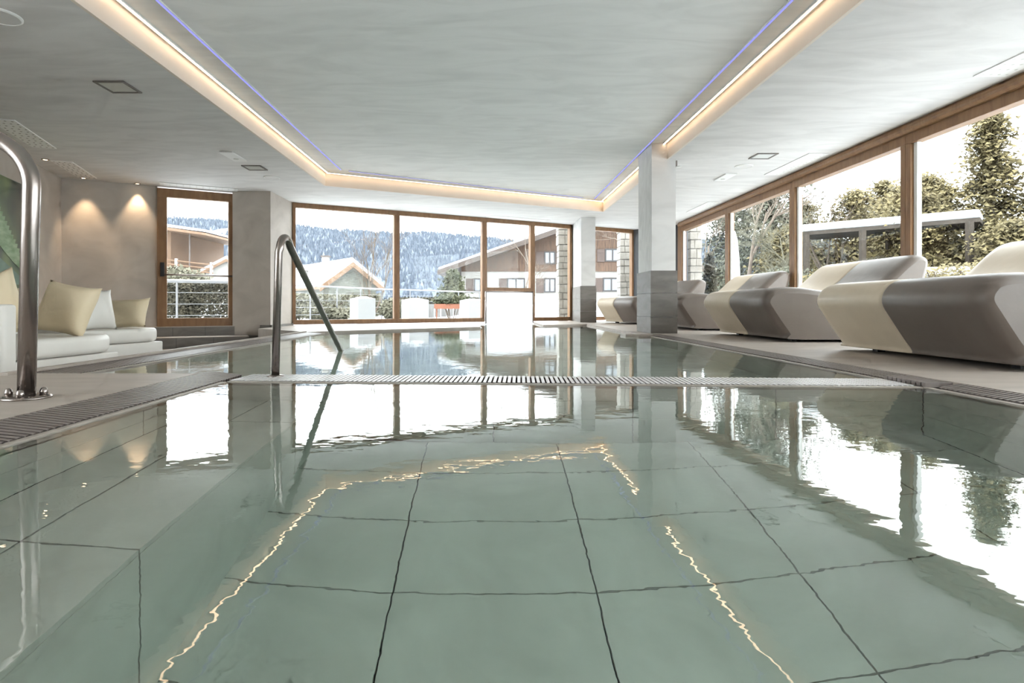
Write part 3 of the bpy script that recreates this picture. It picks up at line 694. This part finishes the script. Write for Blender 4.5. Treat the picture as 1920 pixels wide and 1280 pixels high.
# forest of little conifers on the slope: far too many to count
def cone_forest(name, count, mats, label):
    mb = MB(); mi = []
    for _ in range(count):
        a = rnd.uniform(-50, 42); k = rnd.random() ** .8
        x, y, z = hill(a, min(1, k)); hgt = rnd.uniform(2.6, 5.2); r = hgt * .36
        if -31.5 < a < -22 and abs(k - (.35 + (a + 31) * .06)) < .07: continue      # open ski slope
        n0 = len(mb.f)
        ph = rnd.random() * 6.28
        vs = [(x + r * math.cos(ph + q * 1.2566), y + r * math.sin(ph + q * 1.2566), z - .3) for q in range(5)] + [(x, y, z + hgt)]
        mb.add(vs, [(q, (q + 1) % 5, 5) for q in range(5)]); c = rnd.choices((0, 1, 2), (6, 4, 1))[0]; mi += [c] * 5
    o = mb.build(name, mats[0], kind='stuff', fixn=False)
    for m in mats[1:]: o.data.materials.append(m)
    o.data.polygons.foreach_set('material_index', mi)
    return tag(o, label, 'forest')
M['fir_a'] = mk('haze_blue_fir', (.06, .075, .10), .9); M['fir_b'] = mk('haze_blue_fir_dusted', (.088, .106, .135), .9); M['fir_c'] = mk('haze_blue_fir_snowy', (.16, .182, .212), .9)  # blue of the air haze put into the fir colours; snow dusting is real
cone_forest('forest', 34000, [M['fir_a'], M['fir_b'], M['fir_c']], 'dense conifer forest with snow on the mountain, distance haze tinted into its blue grey')
sk = MB(); n_ = 12; v = []
for i in range(n_ + 1):
    a = -31.5 + 9.5 * i / n_; kc = .35 + (a + 31) * .06
    for dk in (-.06, .06):
        x, y, z = hill(a, min(1, max(0, kc + dk))); v.append((x, y, z + 1.2))
f = [(2 * i, 2 * i + 2, 2 * i + 3, 2 * i + 1) for i in range(n_)]
tag(sk.add(v, f).build('ski_slope', M['snow']), 'open white ski run cut through the mountain forest', 'snow', kind='structure')

# ------------------------------------------------------------------ outdoors: houses
M['render'] = mk('white_house_render', (.25, .237, .22), .9, c2=(.29, .275, .255), scale=2)
M['greyrender'] = mk('grey_green_render', (.085, .088, .074), .9, c2=(.13, .13, .112), scale=2)
M['cladding'] = mk('weathered_cladding', (.055, .034, .025), .8, c2=(.125, .075, .048), scale=2.2, stretch=(9, 9, .7), detail=5)
M['boarddark'] = mk('dark_roof_board', (.055, .045, .042), .8, c2=(.10, .08, .07), scale=5)
M['shutter'] = mk('brown_shutter', (.065, .045, .038), .7, c2=(.095, .068, .058), scale=4, stretch=(1, 1, 12))
M['winframe'] = mk('dark_window_frame', (.05, .045, .045), .6)
M['curtain'] = mk('pale_curtain_behind_glass', (.20, .21, .235), .3, c2=(.27, .28, .30), scale=6, stretch=(4, 4, .3))
M['larch'] = mk('larch_wood', (.12, .068, .038), .7, c2=(.17, .105, .065), scale=3, stretch=(1, 1, 8))
M['roofbrown'] = mk('brown_roof_tiles', (.055, .042, .036), .8, c2=(.085, .065, .055), scale=4)
def hwin(par, x0, x1, z0, z1, y, shutters=(-1,)):
    w = empty('window', ((x0 + x1) / 2, y, z0), parent=par)
    fr = .07
    MB().box(x0, x1, y - .05, y + .02, z0, z0 + fr).build('frame_bar', M['winframe'], w)
    MB().box(x0, x1, y - .05, y + .02, z1 - fr, z1).build('frame_bar', M['winframe'], w)
    xm = (x0 + x1) / 2
    for a in (x0, xm - fr / 2, x1 - fr): MB().box(a, a + fr, y - .05, y + .02, z0 + fr, z1 - fr).build('frame_bar', M['winframe'], w)
    for a, b in ((x0 + fr, xm - fr / 2), (xm + fr / 2, x1 - fr)): MB().box(a, b, y - .02, y + .01, z0 + fr, z1 - fr).build('pane', M['curtain'], w)
    for s in shutters:
        a, b = (x0 - .42, x0 - .02) if s < 0 else (x1 + .02, x1 + .42)
        MB().box(a, b, y - .05, y, z0 - .02, z1 - .02).build('shutter', M['shutter'], w)
HY = 30.0
ch = empty('chalet', (4, HY, 0), 0, 'large chalet with white lower walls and brown timber gable beyond the far windows', 'house')
xr, zr = 8.2, 5.80; xe, ze = -2.55, 2.05
sl = (zr - ze) / (xr - xe)
xl, xrr = -1.40, 9.6
zroof = lambda x: ze + sl * (x - xe) if x < xr else zr - sl * (x - xr)
MB().box(xl, xrr, HY, HY + 11, -.3, 2.2).build('lower_wall', M['render'], ch)
gab = [(xl, 2.2), (xrr, 2.2), (xrr, zroof(xrr)), (xr, zroof(xr)), (xl, zroof(xl))]
if zroof(xl) < 2.25: gab[-1] = (xl, 2.42)
vs = [(x, HY - .06, z) for x, z in gab] + [(x, HY + 10.9, z) for x, z in gab]
MB().add(vs, [(0, 1, 2, 3, 4), (9, 8, 7, 6, 5)] + [(i, (i + 1) % 5, 5 + (i + 1) % 5, 5 + i) for i in range(5)]).build('timber_gable', M['cladding'], ch)
def roof_slab(name, x0, x1, dz0, dz1, y0, y1, mat):
    vs = []
    for y in (y0, y1):
        for x in (x0, x1):
            vs += [(x, y, zroof(x) + dz0), (x, y, zroof(x) + dz1)]
    return MB().add(vs, [(0, 2, 3, 1), (4, 5, 7, 6), (0, 1, 5, 4), (2, 6, 7, 3), (0, 4, 6, 2), (1, 3, 7, 5)]).build(name, mat, ch)
for a, b in ((xe, xr), (xr, 10.6)):
    roof_slab('roof', a, b, -.02, .16, HY - 1.3, HY + 12, M['boarddark'])
    roof_slab('roof_snow', a + .05 if a == xe else a, b, .16, .27, HY - 1.22, HY + 12, M['snow'])
    roof_slab('barge_board', a, b, -.10, .10, HY - 1.36, HY - 1.30, M['roofbrown'])
for x0, x1, z0, z1, sh in ((2.95, 3.56, 1.10, 1.86, (-1,)), (2.95, 3.54, 2.58, 3.26, (-1, 1)), (6.15, 6.95, 2.72, 3.40, (-1,)), (6.05, 6.95, 1.15, 1.88, (-1,)), (-.75, -.05, 1.12, 1.84, (-1,)), (1.0, 1.95, 1.18, 1.86, (-1,))):
    hwin(ch, x0, x1, z0, z1, HY - .07 if z0 > 2.2 else HY, sh)
def gable_house(name, label, G, d, half, drop, length, zb, wall, roofm, snow=.22):
    """apex point G of the visible gable; d = unit plan direction of the ridge towards the viewer"""
    r = empty(name, (G[0], G[1], zb), 0, label, 'house')
    w = (-d[1], d[0]); P = lambda s, t, z: (G[0] - d[0] * s + w[0] * t, G[1] - d[1] * s + w[1] * t, z)
    zt = G[2]
    hw = half * .82; ze_ = zt - drop * .82
    vs = [P(.25, -hw, zb), P(.25, hw, zb), P(.25, hw, ze_), P(.25, 0, zt), P(.25, -hw, ze_)] + [P(length, -hw, zb), P(length, hw, zb), P(length, hw, ze_), P(length, 0, zt), P(length, -hw, ze_)]
    MB().add(vs, [(0, 1, 2, 3, 4), (9, 8, 7, 6, 5)] + [(i, (i + 1) % 5, 5 + (i + 1) % 5, 5 + i) for i in range(5)]).build('wall', wall, r)
    for sd in (-1, 1):
        for nm, a, b, m in (('roof', .0, .10, roofm), ('roof_snow', .10, .10 + snow, M['snow'])):
            o0 = .04 if nm == 'roof_snow' else 0
            vs = [P(s, t * sd, zt - drop * t / half + q) for s in (o0, length) for t in (0, half) for q in (a, b)]
            MB().add(vs, [(0, 2, 3, 1), (4, 5, 7, 6), (0, 1, 5, 4), (2, 6, 7, 3), (0, 4, 6, 2), (1, 3, 7, 5)]).build(nm, m, r)
        vs = [P(s, t * sd, zt - drop * t / half + q) for s in (-.06, 0) for t in (0, half) for q in (-.10, .12)]
        MB().add(vs, [(0, 2, 3, 1), (4, 5, 7, 6), (0, 1, 5, 4), (2, 6, 7, 3), (0, 4, 6, 2), (1, 3, 7, 5)]).build('barge_board', M['larch'], r)
    return r, P
h1, P1 = gable_house('small_house', 'low house with thick snow on its gable roof and a white chimney', (-5.7, 24, 2.12), (.61, -.79), 1.45, 1.05, 6.5, -.2, M['greyrender'], M['larch'])
for s_, t_, zt_, nm in ((2.6, -.15, 2.62, 'chimney'), (3.2, -.95, 1.95, 'vent_stack')):
    c = P1(s_, t_, 0); MB().box(c[0] - .14, c[0] + .14, c[1] - .14, c[1] + .14, 1.2, zt_).build(nm, M['render'], h1)
    MB().box(c[0] - .18, c[0] + .18, c[1] - .18, c[1] + .18, zt_, zt_ + .06).build('chimney_cap', M['boarddark'], h1)
h3, P3 = gable_house('small_house', 'distant white house with a snowy roof seen through the glass door', (-18.4, 40, 3.6), (.25, -.968), 1.7, 1.0, 6, -.2, M['render'], M['roofbrown'])
h4, P4 = gable_house('small_house', 'low cabin with a thick snow roof outside the window wall', (12.6, 31.5, 2.1), (-.55, -.835), 2.2, 1.25, 7, -.2, M['larch'], M['larch'], .35)
c = P4(2.0, .6, 0); MB().box(c[0] - .2, c[0] + .2, c[1] - .2, c[1] + .2, 1.5, 2.9).build('chimney', M['render'], h4)
# balcony house left of the door view
bh = empty('chalet', (-24, 40, 0), 0, 'cream balcony house with a wide larch roof overhang seen through the glass door', 'house')
MB().box(-30, -22.3, 40, 48, -.2, 5.6).build('wall', M['larch'], bh)
MB().box(-30, -21.6, 39.6, 40, 2.0, 2.35).build('balcony_floor', M['render'], bh)
vs = [(-30, 38.3, 6.6), (-30, 38.3, 6.9), (-19.0, 38.3, 5.15), (-19.0, 38.3, 5.3), (-30, 49, 6.6), (-30, 49, 6.9), (-19.0, 49, 5.15), (-19.0, 49, 5.3)]
MB().add(vs, [(0, 2, 3, 1), (4, 5, 7, 6), (0, 1, 5, 4), (2, 6, 7, 3), (0, 4, 6, 2), (1, 3, 7, 5)]).build('roof', M['larch'], bh)
MB().add([(x, y, z + .22) for x, y, z in vs], [(0, 2, 3, 1), (4, 5, 7, 6), (0, 1, 5, 4), (2, 6, 7, 3), (0, 4, 6, 2), (1, 3, 7, 5)]).build('roof_snow', M['snow'], bh)
for k in range(4): MB().tube([(-30, 38.9, 3.62 + .28 * k), (-18.8, 38.9, 2.35 + .28 * k)], .05, 6).build('balcony_rail', M['larch'], bh)
for k in range(5): MB().box(-28.6 + 2.4 * k, -28.45 + 2.4 * k, 38.85, 39.0, .0, 4.45 - .272 * k).build('balcony_post', M['render'], bh)
MB().tube([(-20.4, 38.9, 2.5), (-20.4, 38.9, 5.3)], .05, 6).build('roof_post', M['boarddark'], bh)
sb = MB(); prof = [(-31, 0, 2.1), (-24, 0, 1.9), (-19, 0, .9), (-17.5, 0, -.2)]
sb.prism([(-31, -.2), (-17.5, -.2), (-19, 1.35), (-22, 2.0), (-31, 2.7)], 33, 38)
sb.v = [(x, z, y) for x, y, z in sb.v]
tag(sb.build('snow_bank', M['snow']), 'sloping snow bank below the balcony house', 'snow', kind='structure')
# snowy garden mound in front of the chalet
n1, n2 = 40, 10; v = []; f = []
for j in range(n2 + 1):
    for i in range(n1 + 1):
        x = -6 + 24 * i / n1; y = 19.5 + 8 * j / n2; b = math.sin(math.pi * j / n2) ** .7
        v.append((x, y, -.05 + b * (.62 + .16 * math.sin(x * .9) + .10 * math.sin(x * 2.3 + j)) * min(1, (x + 6) / 3)))
for j in range(n2):
    for i in range(n1): f.append((j * (n1 + 1) + i, j * (n1 + 1) + i + 1, (j + 1) * (n1 + 1) + i + 1, (j + 1) * (n1 + 1) + i))
tag(MB().add(v, f).build('snow_bank', M['snow'], smooth=True), 'rounded snow mound in the garden in front of the chalet', 'snow', kind='structure')

# ------------------------------------------------------------------ outdoors: terrace
M['carportwood'] = mk('dark_carport_wood', (.035, .027, .02), .8, c2=(.055, .043, .032), scale=6)
M['raildark'] = mk('pale_grey_railing_paint', (.17, .17, .175), .4)
def railing(label, pts, ztop, zb, nwire, spacing=1.25, rtop=.024):
    r = empty('terrace_railing', (*pts[0], zb), 0, label, 'railing', 'terrace railings with steel wires')
    for p, q in zip(pts[:-1], pts[1:]):
        Ls = math.hypot(q[0] - p[0], q[1] - p[1]); n_ = max(1, round(Ls / spacing))
        for i in range(n_ + 1):
            c = lerp(p, q, i / n_); MB().tube([(*c, zb), (*c, ztop)], .02, 8).build('post', M['raildark'], r)
        MB().tube([(*p, ztop), (*q, ztop)], rtop, 8).build('top_rail', M['raildark'], r)
        for k in range(nwire):
            z = zb + (ztop - zb) * (k + 1) / (nwire + 1); MB().tube([(*p, z), (*q, z)], .006, 5).build('wire', M['raildark'], r)
railing('white terrace railing with wires outside the far windows', [(-5.2, 14.2), (-3.4, 18.2), (1.2, 24.4)], .93, -.03, 4)
railing('white railing with wires in front of the clipped hedge', [(-7.2, 11.0), (-5.35, 11.95)], .90, -.03, 3, spacing=1.1, rtop=.034)
M['tub'] = mk('pale_planter', (.30, .30, .30), .6)
def planter(label, x, y, rz, s=.46, hgt=.58):
    r = empty('planter', (x, y, -.03), rz, label, 'planter', 'white terrace planters')
    Mx = Matrix.Translation((x, y, 0)) @ Matrix.Rotation(rz, 4, 'Z')
    MB().box(-s / 2, s / 2, -s / 2, s / 2, -.03, hgt, M=Mx).build('tub', M['tub'], r, bevel=.012)
    v = []; f = []; n_ = 8
    for j in range(n_ + 1):
        for i in range(n_ + 1):
            a, b = -1 + 2 * i / n_, -1 + 2 * j / n_
            v.append(Mx @ Vector((a * s * .47, b * s * .47, hgt - .01 + .045 * (1 - a * a) * (1 - b * b) + .02 * rnd.random())))
    for j in range(n_):
        for i in range(n_): f.append((j * (n_ + 1) + i, j * (n_ + 1) + i + 1, (j + 1) * (n_ + 1) + i + 1, (j + 1) * (n_ + 1) + i))
    MB().add(v, f).build('snow_cap', M['snow'], r, smooth=True)
planter('white square planter with a snow cap outside the window with the handrail', -3.03, 13.75, R(38))
planter('white square planter with a snow cap outside the mountain window', -1.95, 15.2, R(30), .56, .56)
planter('white square planter beside the swim gate outside', -.42, 15.9, R(30), .56, .55)
fence = empty('garden_fence', (-1.5, 19, 0), 0, 'grey weathered board fence behind the terrace', 'fence')
M['greyboard'] = mk('grey_fence_board', (.13, .125, .12), .9, c2=(.19, .185, .18), scale=3, stretch=(9, 9, .6))
for i in range(16):
    c = (-3.1 + .21 * i, 19.2 + .09 * i); MB().box(c[0], c[0] + .19, c[1], c[1] + .03, -.03, .42 + .02 * (i % 3)).build('board', M['greyboard'], fence)
bx = empty('flower_box', (-1.2, 18.6, 0), 0, 'terracotta flower box with evergreen sprigs on the terrace', 'flower box')
M['terracotta'] = mk('terracotta', (.20, .075, .042), .8)
MB().box(-1.75, -.65, 18.5, 18.75, .30, .46).build('box', M['terracotta'], bx)
MB().box(-1.7, -1.66, 18.6, 18.64, -.03, .3).build('leg', M['terracotta'], bx); MB().box(-.74, -.7, 18.6, 18.64, -.03, .3).build('leg', M['terracotta'], bx)

# stone pillars outside: separate stones
M['rubble'] = mk('pale_rubble_stone', (.22, .20, .175), .9, c2=(.31, .29, .26), scale=5, bump=.01, bscale=20)
def stone_pillar(label, x0, x1, y0, y1, ztop):
    r = empty('stone_pillar', ((x0 + x1) / 2, (y0 + y1) / 2, -.03), 0, label, 'pillar', 'rough stone pillars outside the glazing')
    MB().box(x0 + .02, x1 - .02, y0 + .02, y1 - .02, -.03, ztop).build('mortar_core', M['stone'], r)
    z = -.03; k = 0
    while z < ztop - .05:
        hgt = min(rnd.uniform(.13, .24), ztop - z); sp_ = rnd.uniform(.35, .65)
        for a, b in ((x0, x0 + (x1 - x0) * sp_ - .008), (x0 + (x1 - x0) * sp_ + .008, x1)):
            o_ = rnd.uniform(0, .025)
            MB().box(a - o_, b + o_ * .5, y0 - o_, y1 + o_, z + .008, z + hgt - .006).build('stone', M['rubble'], r, bevel=.015)
        z += hgt; k += 1
stone_pillar('rough stone pillar outside the narrow far window', 1.79, 2.06, 14.35, 14.75, 2.62)
stone_pillar('rough stone pillar outside the far window between the columns', 3.62, 3.90, 15.55, 15.95, 2.62)
stone_pillar('rough stone pillar outside the end of the long window wall', 4.95, 5.22, 13.9, 14.3, 2.62)

# ------------------------------------------------------------------ outdoors: trees and shrubs
def leafmat(name, a, b, sc_=1.5): return mk(name, a, .8, c2=b, scale=sc_, detail=4)
M['cedar'] = leafmat('olive_cedar_leaf', (.085, .068, .027), (.175, .14, .06))
M['spruce'] = leafmat('grey_green_needle', (.06, .066, .046), (.12, .12, .085))
M['hedge'] = leafmat('dark_hedge_leaf', (.022, .021, .014), (.062, .052, .03), 6)
M['ever'] = leafmat('dark_evergreen', (.03, .038, .018), (.07, .07, .034))
M['shrub'] = leafmat('winter_shrub', (.075, .07, .045), (.15, .14, .10))
def tri_leaf(mb, p, s, r_):
    a = Vector((r_.gauss(0, 1), r_.gauss(0, 1), r_.gauss(0, 1))).normalized(); b = a.orthogonal().normalized() * s * .5; c = a * s
    p = Vector(p); mb.v += [tuple(p - b), tuple(p + b), tuple(p + c)]; k = len(mb.v); mb.f.append((k - 3, k - 2, k - 1))
def conifer(name, label, x, y, hgt, rad, mat, n=5000, leaf=.13, zb=-.03, group='trees outside the windows', shape=1.0, z0=.08, droop=.25, wh=26):
    r_ = random.Random(hash(label) % 9999 if False else int(abs(x * 131 + y * 17) * 10))
    t = empty(name, (x, y, zb), 0, label, 'tree', group)
    MB().tube([(x, y, zb), (x + .03, y, hgt * .5), (x, y, hgt * .97)], 0, 7, radii=[hgt * .022 + .03, hgt * .014 + .02, .012]).build('trunk', M['bark'], t, smooth=True)
    mb = MB(); br = MB(); nb = wh * 5; per = max(4, n // nb)
    for i in range(nb):
        k = (i + r_.random()) / nb; zz = hgt * (z0 + (1 - z0) * k); L_ = rad * (1 - k) ** shape * r_.uniform(.65, 1.15) + .10
        a = r_.uniform(0, 6.283); dx, dy = math.cos(a), math.sin(a)
        tip = (x + dx * L_, y + dy * L_, zz - droop * L_ + .1 * r_.random())
        br.tube([(x, y, zz), tip], 0, 3, cap=False, radii=[.016, .004])
        for q in range(per):
            s = r_.random() ** .7; sp_ = .10 + .10 * L_ * s
            tri_leaf(mb, (x + dx * L_ * s + r_.gauss(0, sp_), y + dy * L_ * s + r_.gauss(0, sp_), zz - droop * L_ * s * s + r_.gauss(0, sp_ * .7)), leaf * r_.uniform(.6, 1.4), r_)
    br.build('branches', M['bark'], t, fixn=False, kind='stuff'); mb.build('crown', mat, t, fixn=False, kind='stuff')
    return t
def bare_tree(name, label, x, y, hgt, spread, mat, levels=4, r0=.05, seed=1, kids=3, zb=-.03, stems=1, group='bare winter trees outside'):
    r_ = random.Random(seed); t = empty(name, (x, y, zb), 0, label, 'tree', group); mb = MB(); tw = MB()
    def grow_(p, d, L_, rad, lv, tgt):
        n_ = 4; pts = [p]; dd = d.copy()
        for i in range(n_):
            dd = (dd + Vector((r_.gauss(0, .10), r_.gauss(0, .10), r_.gauss(.03, .07)))).normalized(); pts.append(pts[-1] + dd * (L_ / n_))
        tgt.tube(pts, 0, 5 if lv > 2 else 3, cap=False, radii=[rad * (1 - .45 * i / n_) for i in range(n_ + 1)])
        if lv == 0: return
        for _ in range(kids + (lv < 3)):
            k = r_.randint(1, n_); e_ = Vector((r_.gauss(0, 1), r_.gauss(0, 1), r_.gauss(0, .6))).normalized()
            nd = (dd + e_ * spread).normalized(); grow_(pts[k], nd, L_ * r_.uniform(.5, .75), max(.004, rad * .5), lv - 1, tw)
    for s_ in range(stems):
        d0 = Vector((r_.gauss(0, .12 + .12 * (stems > 1)), r_.gauss(0, .12), 1)).normalized()
        grow_(Vector((x + r_.gauss(0, .1) * (stems > 1), y, zb)), d0, hgt * .48, r0, levels, mb)
    mb.build('trunk', mat, t, smooth=True, fixn=False); tw.build('branches', mat, t, fixn=False, kind='stuff')
    return t
def bush(name, label, x, y, w, d, hgt, mat, n, leaf=.05, zb=-.03, boxy=False, group='shrubs on the terrace', cat='shrub', zlo=None):
    r_ = random.Random(int(abs(x * 77 + y * 31) * 10)); mb = MB(); zl = zb if zlo is None else zlo
    t = empty(name, (x, y, zb), 0, label, cat, group)
    for i in range(n):
        if boxy:
            p = [r_.uniform(-1, 1) for _ in range(3)]; ax = r_.randint(0, 2); p[ax] = math.copysign(r_.uniform(.8, 1.0), p[ax])
        else:
            q = Vector((r_.gauss(0, 1), r_.gauss(0, 1), r_.gauss(0, 1))).normalized() * r_.random() ** .4; p = [q.x, q.y, q.z]
        tri_leaf(mb, (x + p[0] * w / 2, y + p[1] * d / 2, zl + (p[2] + 1) / 2 * (hgt - zl)), leaf * r_.uniform(.6, 1.5), r_)
    mb.build('foliage', mat, t, fixn=False, kind='stuff')
    st_ = MB()
    for i in range(7):
        a = r_.uniform(-1, 1); st_.tube([(x + a * .1 * w, y, zb), (x + a * .32 * w, y + r_.uniform(-.3, .3) * d, hgt * .85)], .012, 4)
    st_.build('stems', M['bark'], t, fixn=False, kind='stuff')
    return t
# behind the right window wall
conifer('cedar_tree', 'tall narrow olive cedar outside the nearest window panel', 12.9, 14.6, 5.6, 1.1, M['cedar'], 18000, .095, shape=.7, wh=34)
conifer('cedar_tree', 'wide olive cedar between the tall cedar and the oak mullion', 12.1, 15.6, 3.9, 1.5, M['cedar'], 14000, .095, shape=.45)
conifer('cedar_tree', 'olive cedar right beside the oak mullion outside', 11.2, 14.9, 3.5, 1.3, M['cedar'], 12000, .095, shape=.45)
conifer('cedar_tree', 'olive cedar behind the snowy carport roof', 12.6, 19.6, 4.3, 1.7, M['cedar'], 13000, .095, shape=.5)
conifer('cedar_tree', 'olive cedar at the end of the snowy carport', 11.0, 20.0, 4.0, 1.5, M['cedar'], 11000, .095, shape=.5)
conifer('spruce_tree', 'big grey green spruce with drooping boughs behind the parasol', 10.2, 20.5, 7.6, 2.4, M['spruce'], 24000, .10, shape=.75, droop=.5, wh=40)
conifer('spruce_tree', 'grey green spruce behind the leafless tree', 9.9, 23.5, 6.5, 1.5, M['spruce'], 12000, .10, shape=.8, droop=.4)
conifer('cedar_tree', 'olive cedar at the far edge of view beside the nearest lounger', 14.2, 13.9, 4.9, 1.5, M['cedar'], 14000, .095, shape=.6)
conifer('cedar_tree', 'dense low olive cedar behind the nearest lounger back', 12.0, 13.1, 2.3, 1.2, M['cedar'], 12000, .08, shape=.4, z0=.02)
bush('evergreen_shrub', 'broad olive shrub behind the backrest of the nearest lounger', 9.3, 11.1, 2.6, 1.4, 1.25, M['cedar'], 6000, .06, group='shrubs along the garden')
bush('evergreen_shrub', 'olive shrub under the snowy carport roof', 9.2, 14.2, 3.2, 1.4, 1.5, M['cedar'], 6000, .06, group='shrubs along the garden')
bush('evergreen_shrub', 'grey green shrub behind the second lounger', 8.2, 15.6, 2.4, 1.6, 1.5, M['spruce'], 5000, .06, group='shrubs along the garden')
bush('ivy_post', 'ivy covered post beside the stone pillar outside', 5.50, 14.1, .28, .34, 1.75, M['hedge'], 2600, .07, group='shrubs along the garden')
bare_tree('leafless_tree', 'leafless forked tree outside the second window panel', 8.3, 18.3, 5.6, .55, M['twig'], 5, .09, 4, 3)
bare_tree('leafless_tree', 'slim leafless tree outside the farthest window panel', 7.1, 18.2, 5.0, .4, M['twig'], 4, .05, 9, 3)
bare_tree('leafless_tree', 'leafless birch above the carport', 10.3, 16.6, 5.6, .45, M['twig'], 4, .05, 12, 3)
bare_tree('leafless_tree', 'tangled pale shrub tree in front of the big spruce', 8.5, 16.0, 3.4, .9, M['shrub'], 5, .04, 15, 4)
conifer('cedar_tree', 'olive cedar closing the row behind the oak mullion', 13.2, 17.6, 4.4, 1.9, M['cedar'], 13000, .10, shape=.4)
conifer('cedar_tree', 'pale olive cedar behind the big spruce', 14.6, 20.8, 4.9, 2.0, M['cedar'], 12000, .11, shape=.45)
conifer('cedar_tree', 'low olive cedar between carport post and spruce', 9.6, 18.2, 2.9, 1.4, M['cedar'], 9000, .09, shape=.4)
# beyond the far glazing
bare_tree('leafless_tree', 'leafless shrub tree in front of the snowy gable house', -4.1, 19.5, 3.4, .35, M['bark'], 4, .035, 21, 3, stems=3)
bare_tree('leafless_tree', 'spreading leafless tree in front of the chalet', 1.15, 21.0, 3.7, .6, M['twig'], 5, .04, 23, 3)
bare_tree('leafless_tree', 'tangled leafless tree in front of the chalet windows between the columns', 6.0, 22.0, 5.0, .75, M['twig'], 5, .05, 27, 3)
conifer('fir_tree', 'small dark fir tree beside the chalet', -1.62, 26.5, 1.95, .75, M['ever'], 4500, .12, zb=-.03, shape=.9)
bush('evergreen_shrub', 'snowy evergreen sprigs in the terracotta box', -1.2, 18.62, 1.2, .35, .75, M['ever'], 900, .09, zlo=.44)
bush('evergreen_shrub', 'low green shrub behind the terrace railing next to the planter', -4.55, 16.2, 1.5, .7, .38, M['shrub'], 1600, .08)
bush('evergreen_shrub', 'twiggy winter shrub behind the slanted handrail', -6.0, 17.3, 2.0, .8, .80, M['shrub'], 2200, .08)
bush('winter_hedge', 'long brown grey winter hedge behind the terrace railing', -6.3, 20.2, 5.0, .8, .78, M['shrub'], 7000, .08, boxy=True, cat='hedge', group='clipped hedges')
bush('winter_hedge', 'dark winter hedge behind the second planter', -1.6, 22.5, 4.2, .8, .70, M['hedge'], 6000, .08, boxy=True, cat='hedge', group='clipped hedges')
bush('evergreen_shrub', 'round green shrub between planter and railing', -2.75, 16.6, .8, .7, .62, M['shrub'], 1500, .07)
bush('clipped_hedge', 'dark clipped hedge block close to the door frame', -7.65, 13.6, 1.05, .8, .92, M['hedge'], 9000, .05, boxy=True, cat='hedge', group='clipped hedges')
bush('clipped_hedge', 'dark clipped hedge block behind the railing post', -6.55, 13.55, 1.15, .8, .92, M['hedge'], 9000, .05, boxy=True, cat='hedge', group='clipped hedges')
bush('evergreen_shrub', 'pale garden shrubs below the balcony house', -14.2, 26.0, 3.6, 1.5, 2.2, M['shrub'], 4000, .13, group='shrubs along the garden')
# snowy carport
cp = empty('carport', (10.2, 15.5, -.03), 0, 'low carport with a thick snow layer on its flat roof', 'carport')
q0, q1 = (8.75, 16.1), (11.6, 13.4)
MB().seg(q0, q1, 0, 2.38, 2.48, -1.5, 0).build('roof', M['carportwood'], cp)
MB().seg(q0, q1, 0, 2.48, 2.68, -1.5, .05).build('roof_snow', M['snow'], cp, bevel=.06)
for s_ in (.06, .40, .95):
    c = lerp(q0, q1, s_); MB().box(c[0] - .06, c[0] + .06, c[1] - .06, c[1] + .06, -.03, 2.4).build('post', M['carportwood'], cp)
c = lerp(q0, q1, .5); MB().box(c[0] + .8, c[0] + .92, c[1] + .85, c[1] + .97, -.03, 2.4).build('post', M['carportwood'], cp)
gw = empty('garden_wall', (10.4, 13.2, -.03), 0, 'low garden wall topped with snow behind the second lounger', 'wall')
MB().seg((8.3, 12.9), (10.6, 11.6), .25, -.03, 1.05).build('masonry', M['render'], gw); MB().seg((8.28, 12.91), (10.62, 11.59), .36, 1.05, 1.22).build('snow_cap', M['snow'], gw, bevel=.05)
# closed white parasol
ps = empty('parasol', (6.75, 15.6, -.03), 0, 'closed white parasol outside the second window panel', 'parasol')
MB().tube([(6.75, 15.6, -.03), (6.75, 15.6, 2.45)], .025, 10).build('pole', M['white'], ps)
prf = [(.04, .75), (.11, .80), (.14, 1.2), (.12, 1.7), (.08, 2.2), (.03, 2.42)]
v = []; f = []; n_ = 20
for rr, z in prf: v += [(6.75 + rr * (1 + .22 * math.cos(6 * q * 6.2832 / n_)) * math.cos(q * 6.2832 / n_), 15.6 + rr * (1 + .22 * math.cos(6 * q * 6.2832 / n_)) * math.sin(q * 6.2832 / n_), z) for q in range(n_)]
for i in range(len(prf) - 1):
    for q in range(n_): f.append((i * n_ + q, i * n_ + (q + 1) % n_, (i + 1) * n_ + (q + 1) % n_, (i + 1) * n_ + q))
MB().add(v, f).build('folded_canopy', M['white'], ps, smooth=True)
MB().lathe([(.28, 0), (.28, .06), (.05, .09)], (6.75, 15.6, -.03), 20).build('base', M['stone'], ps)
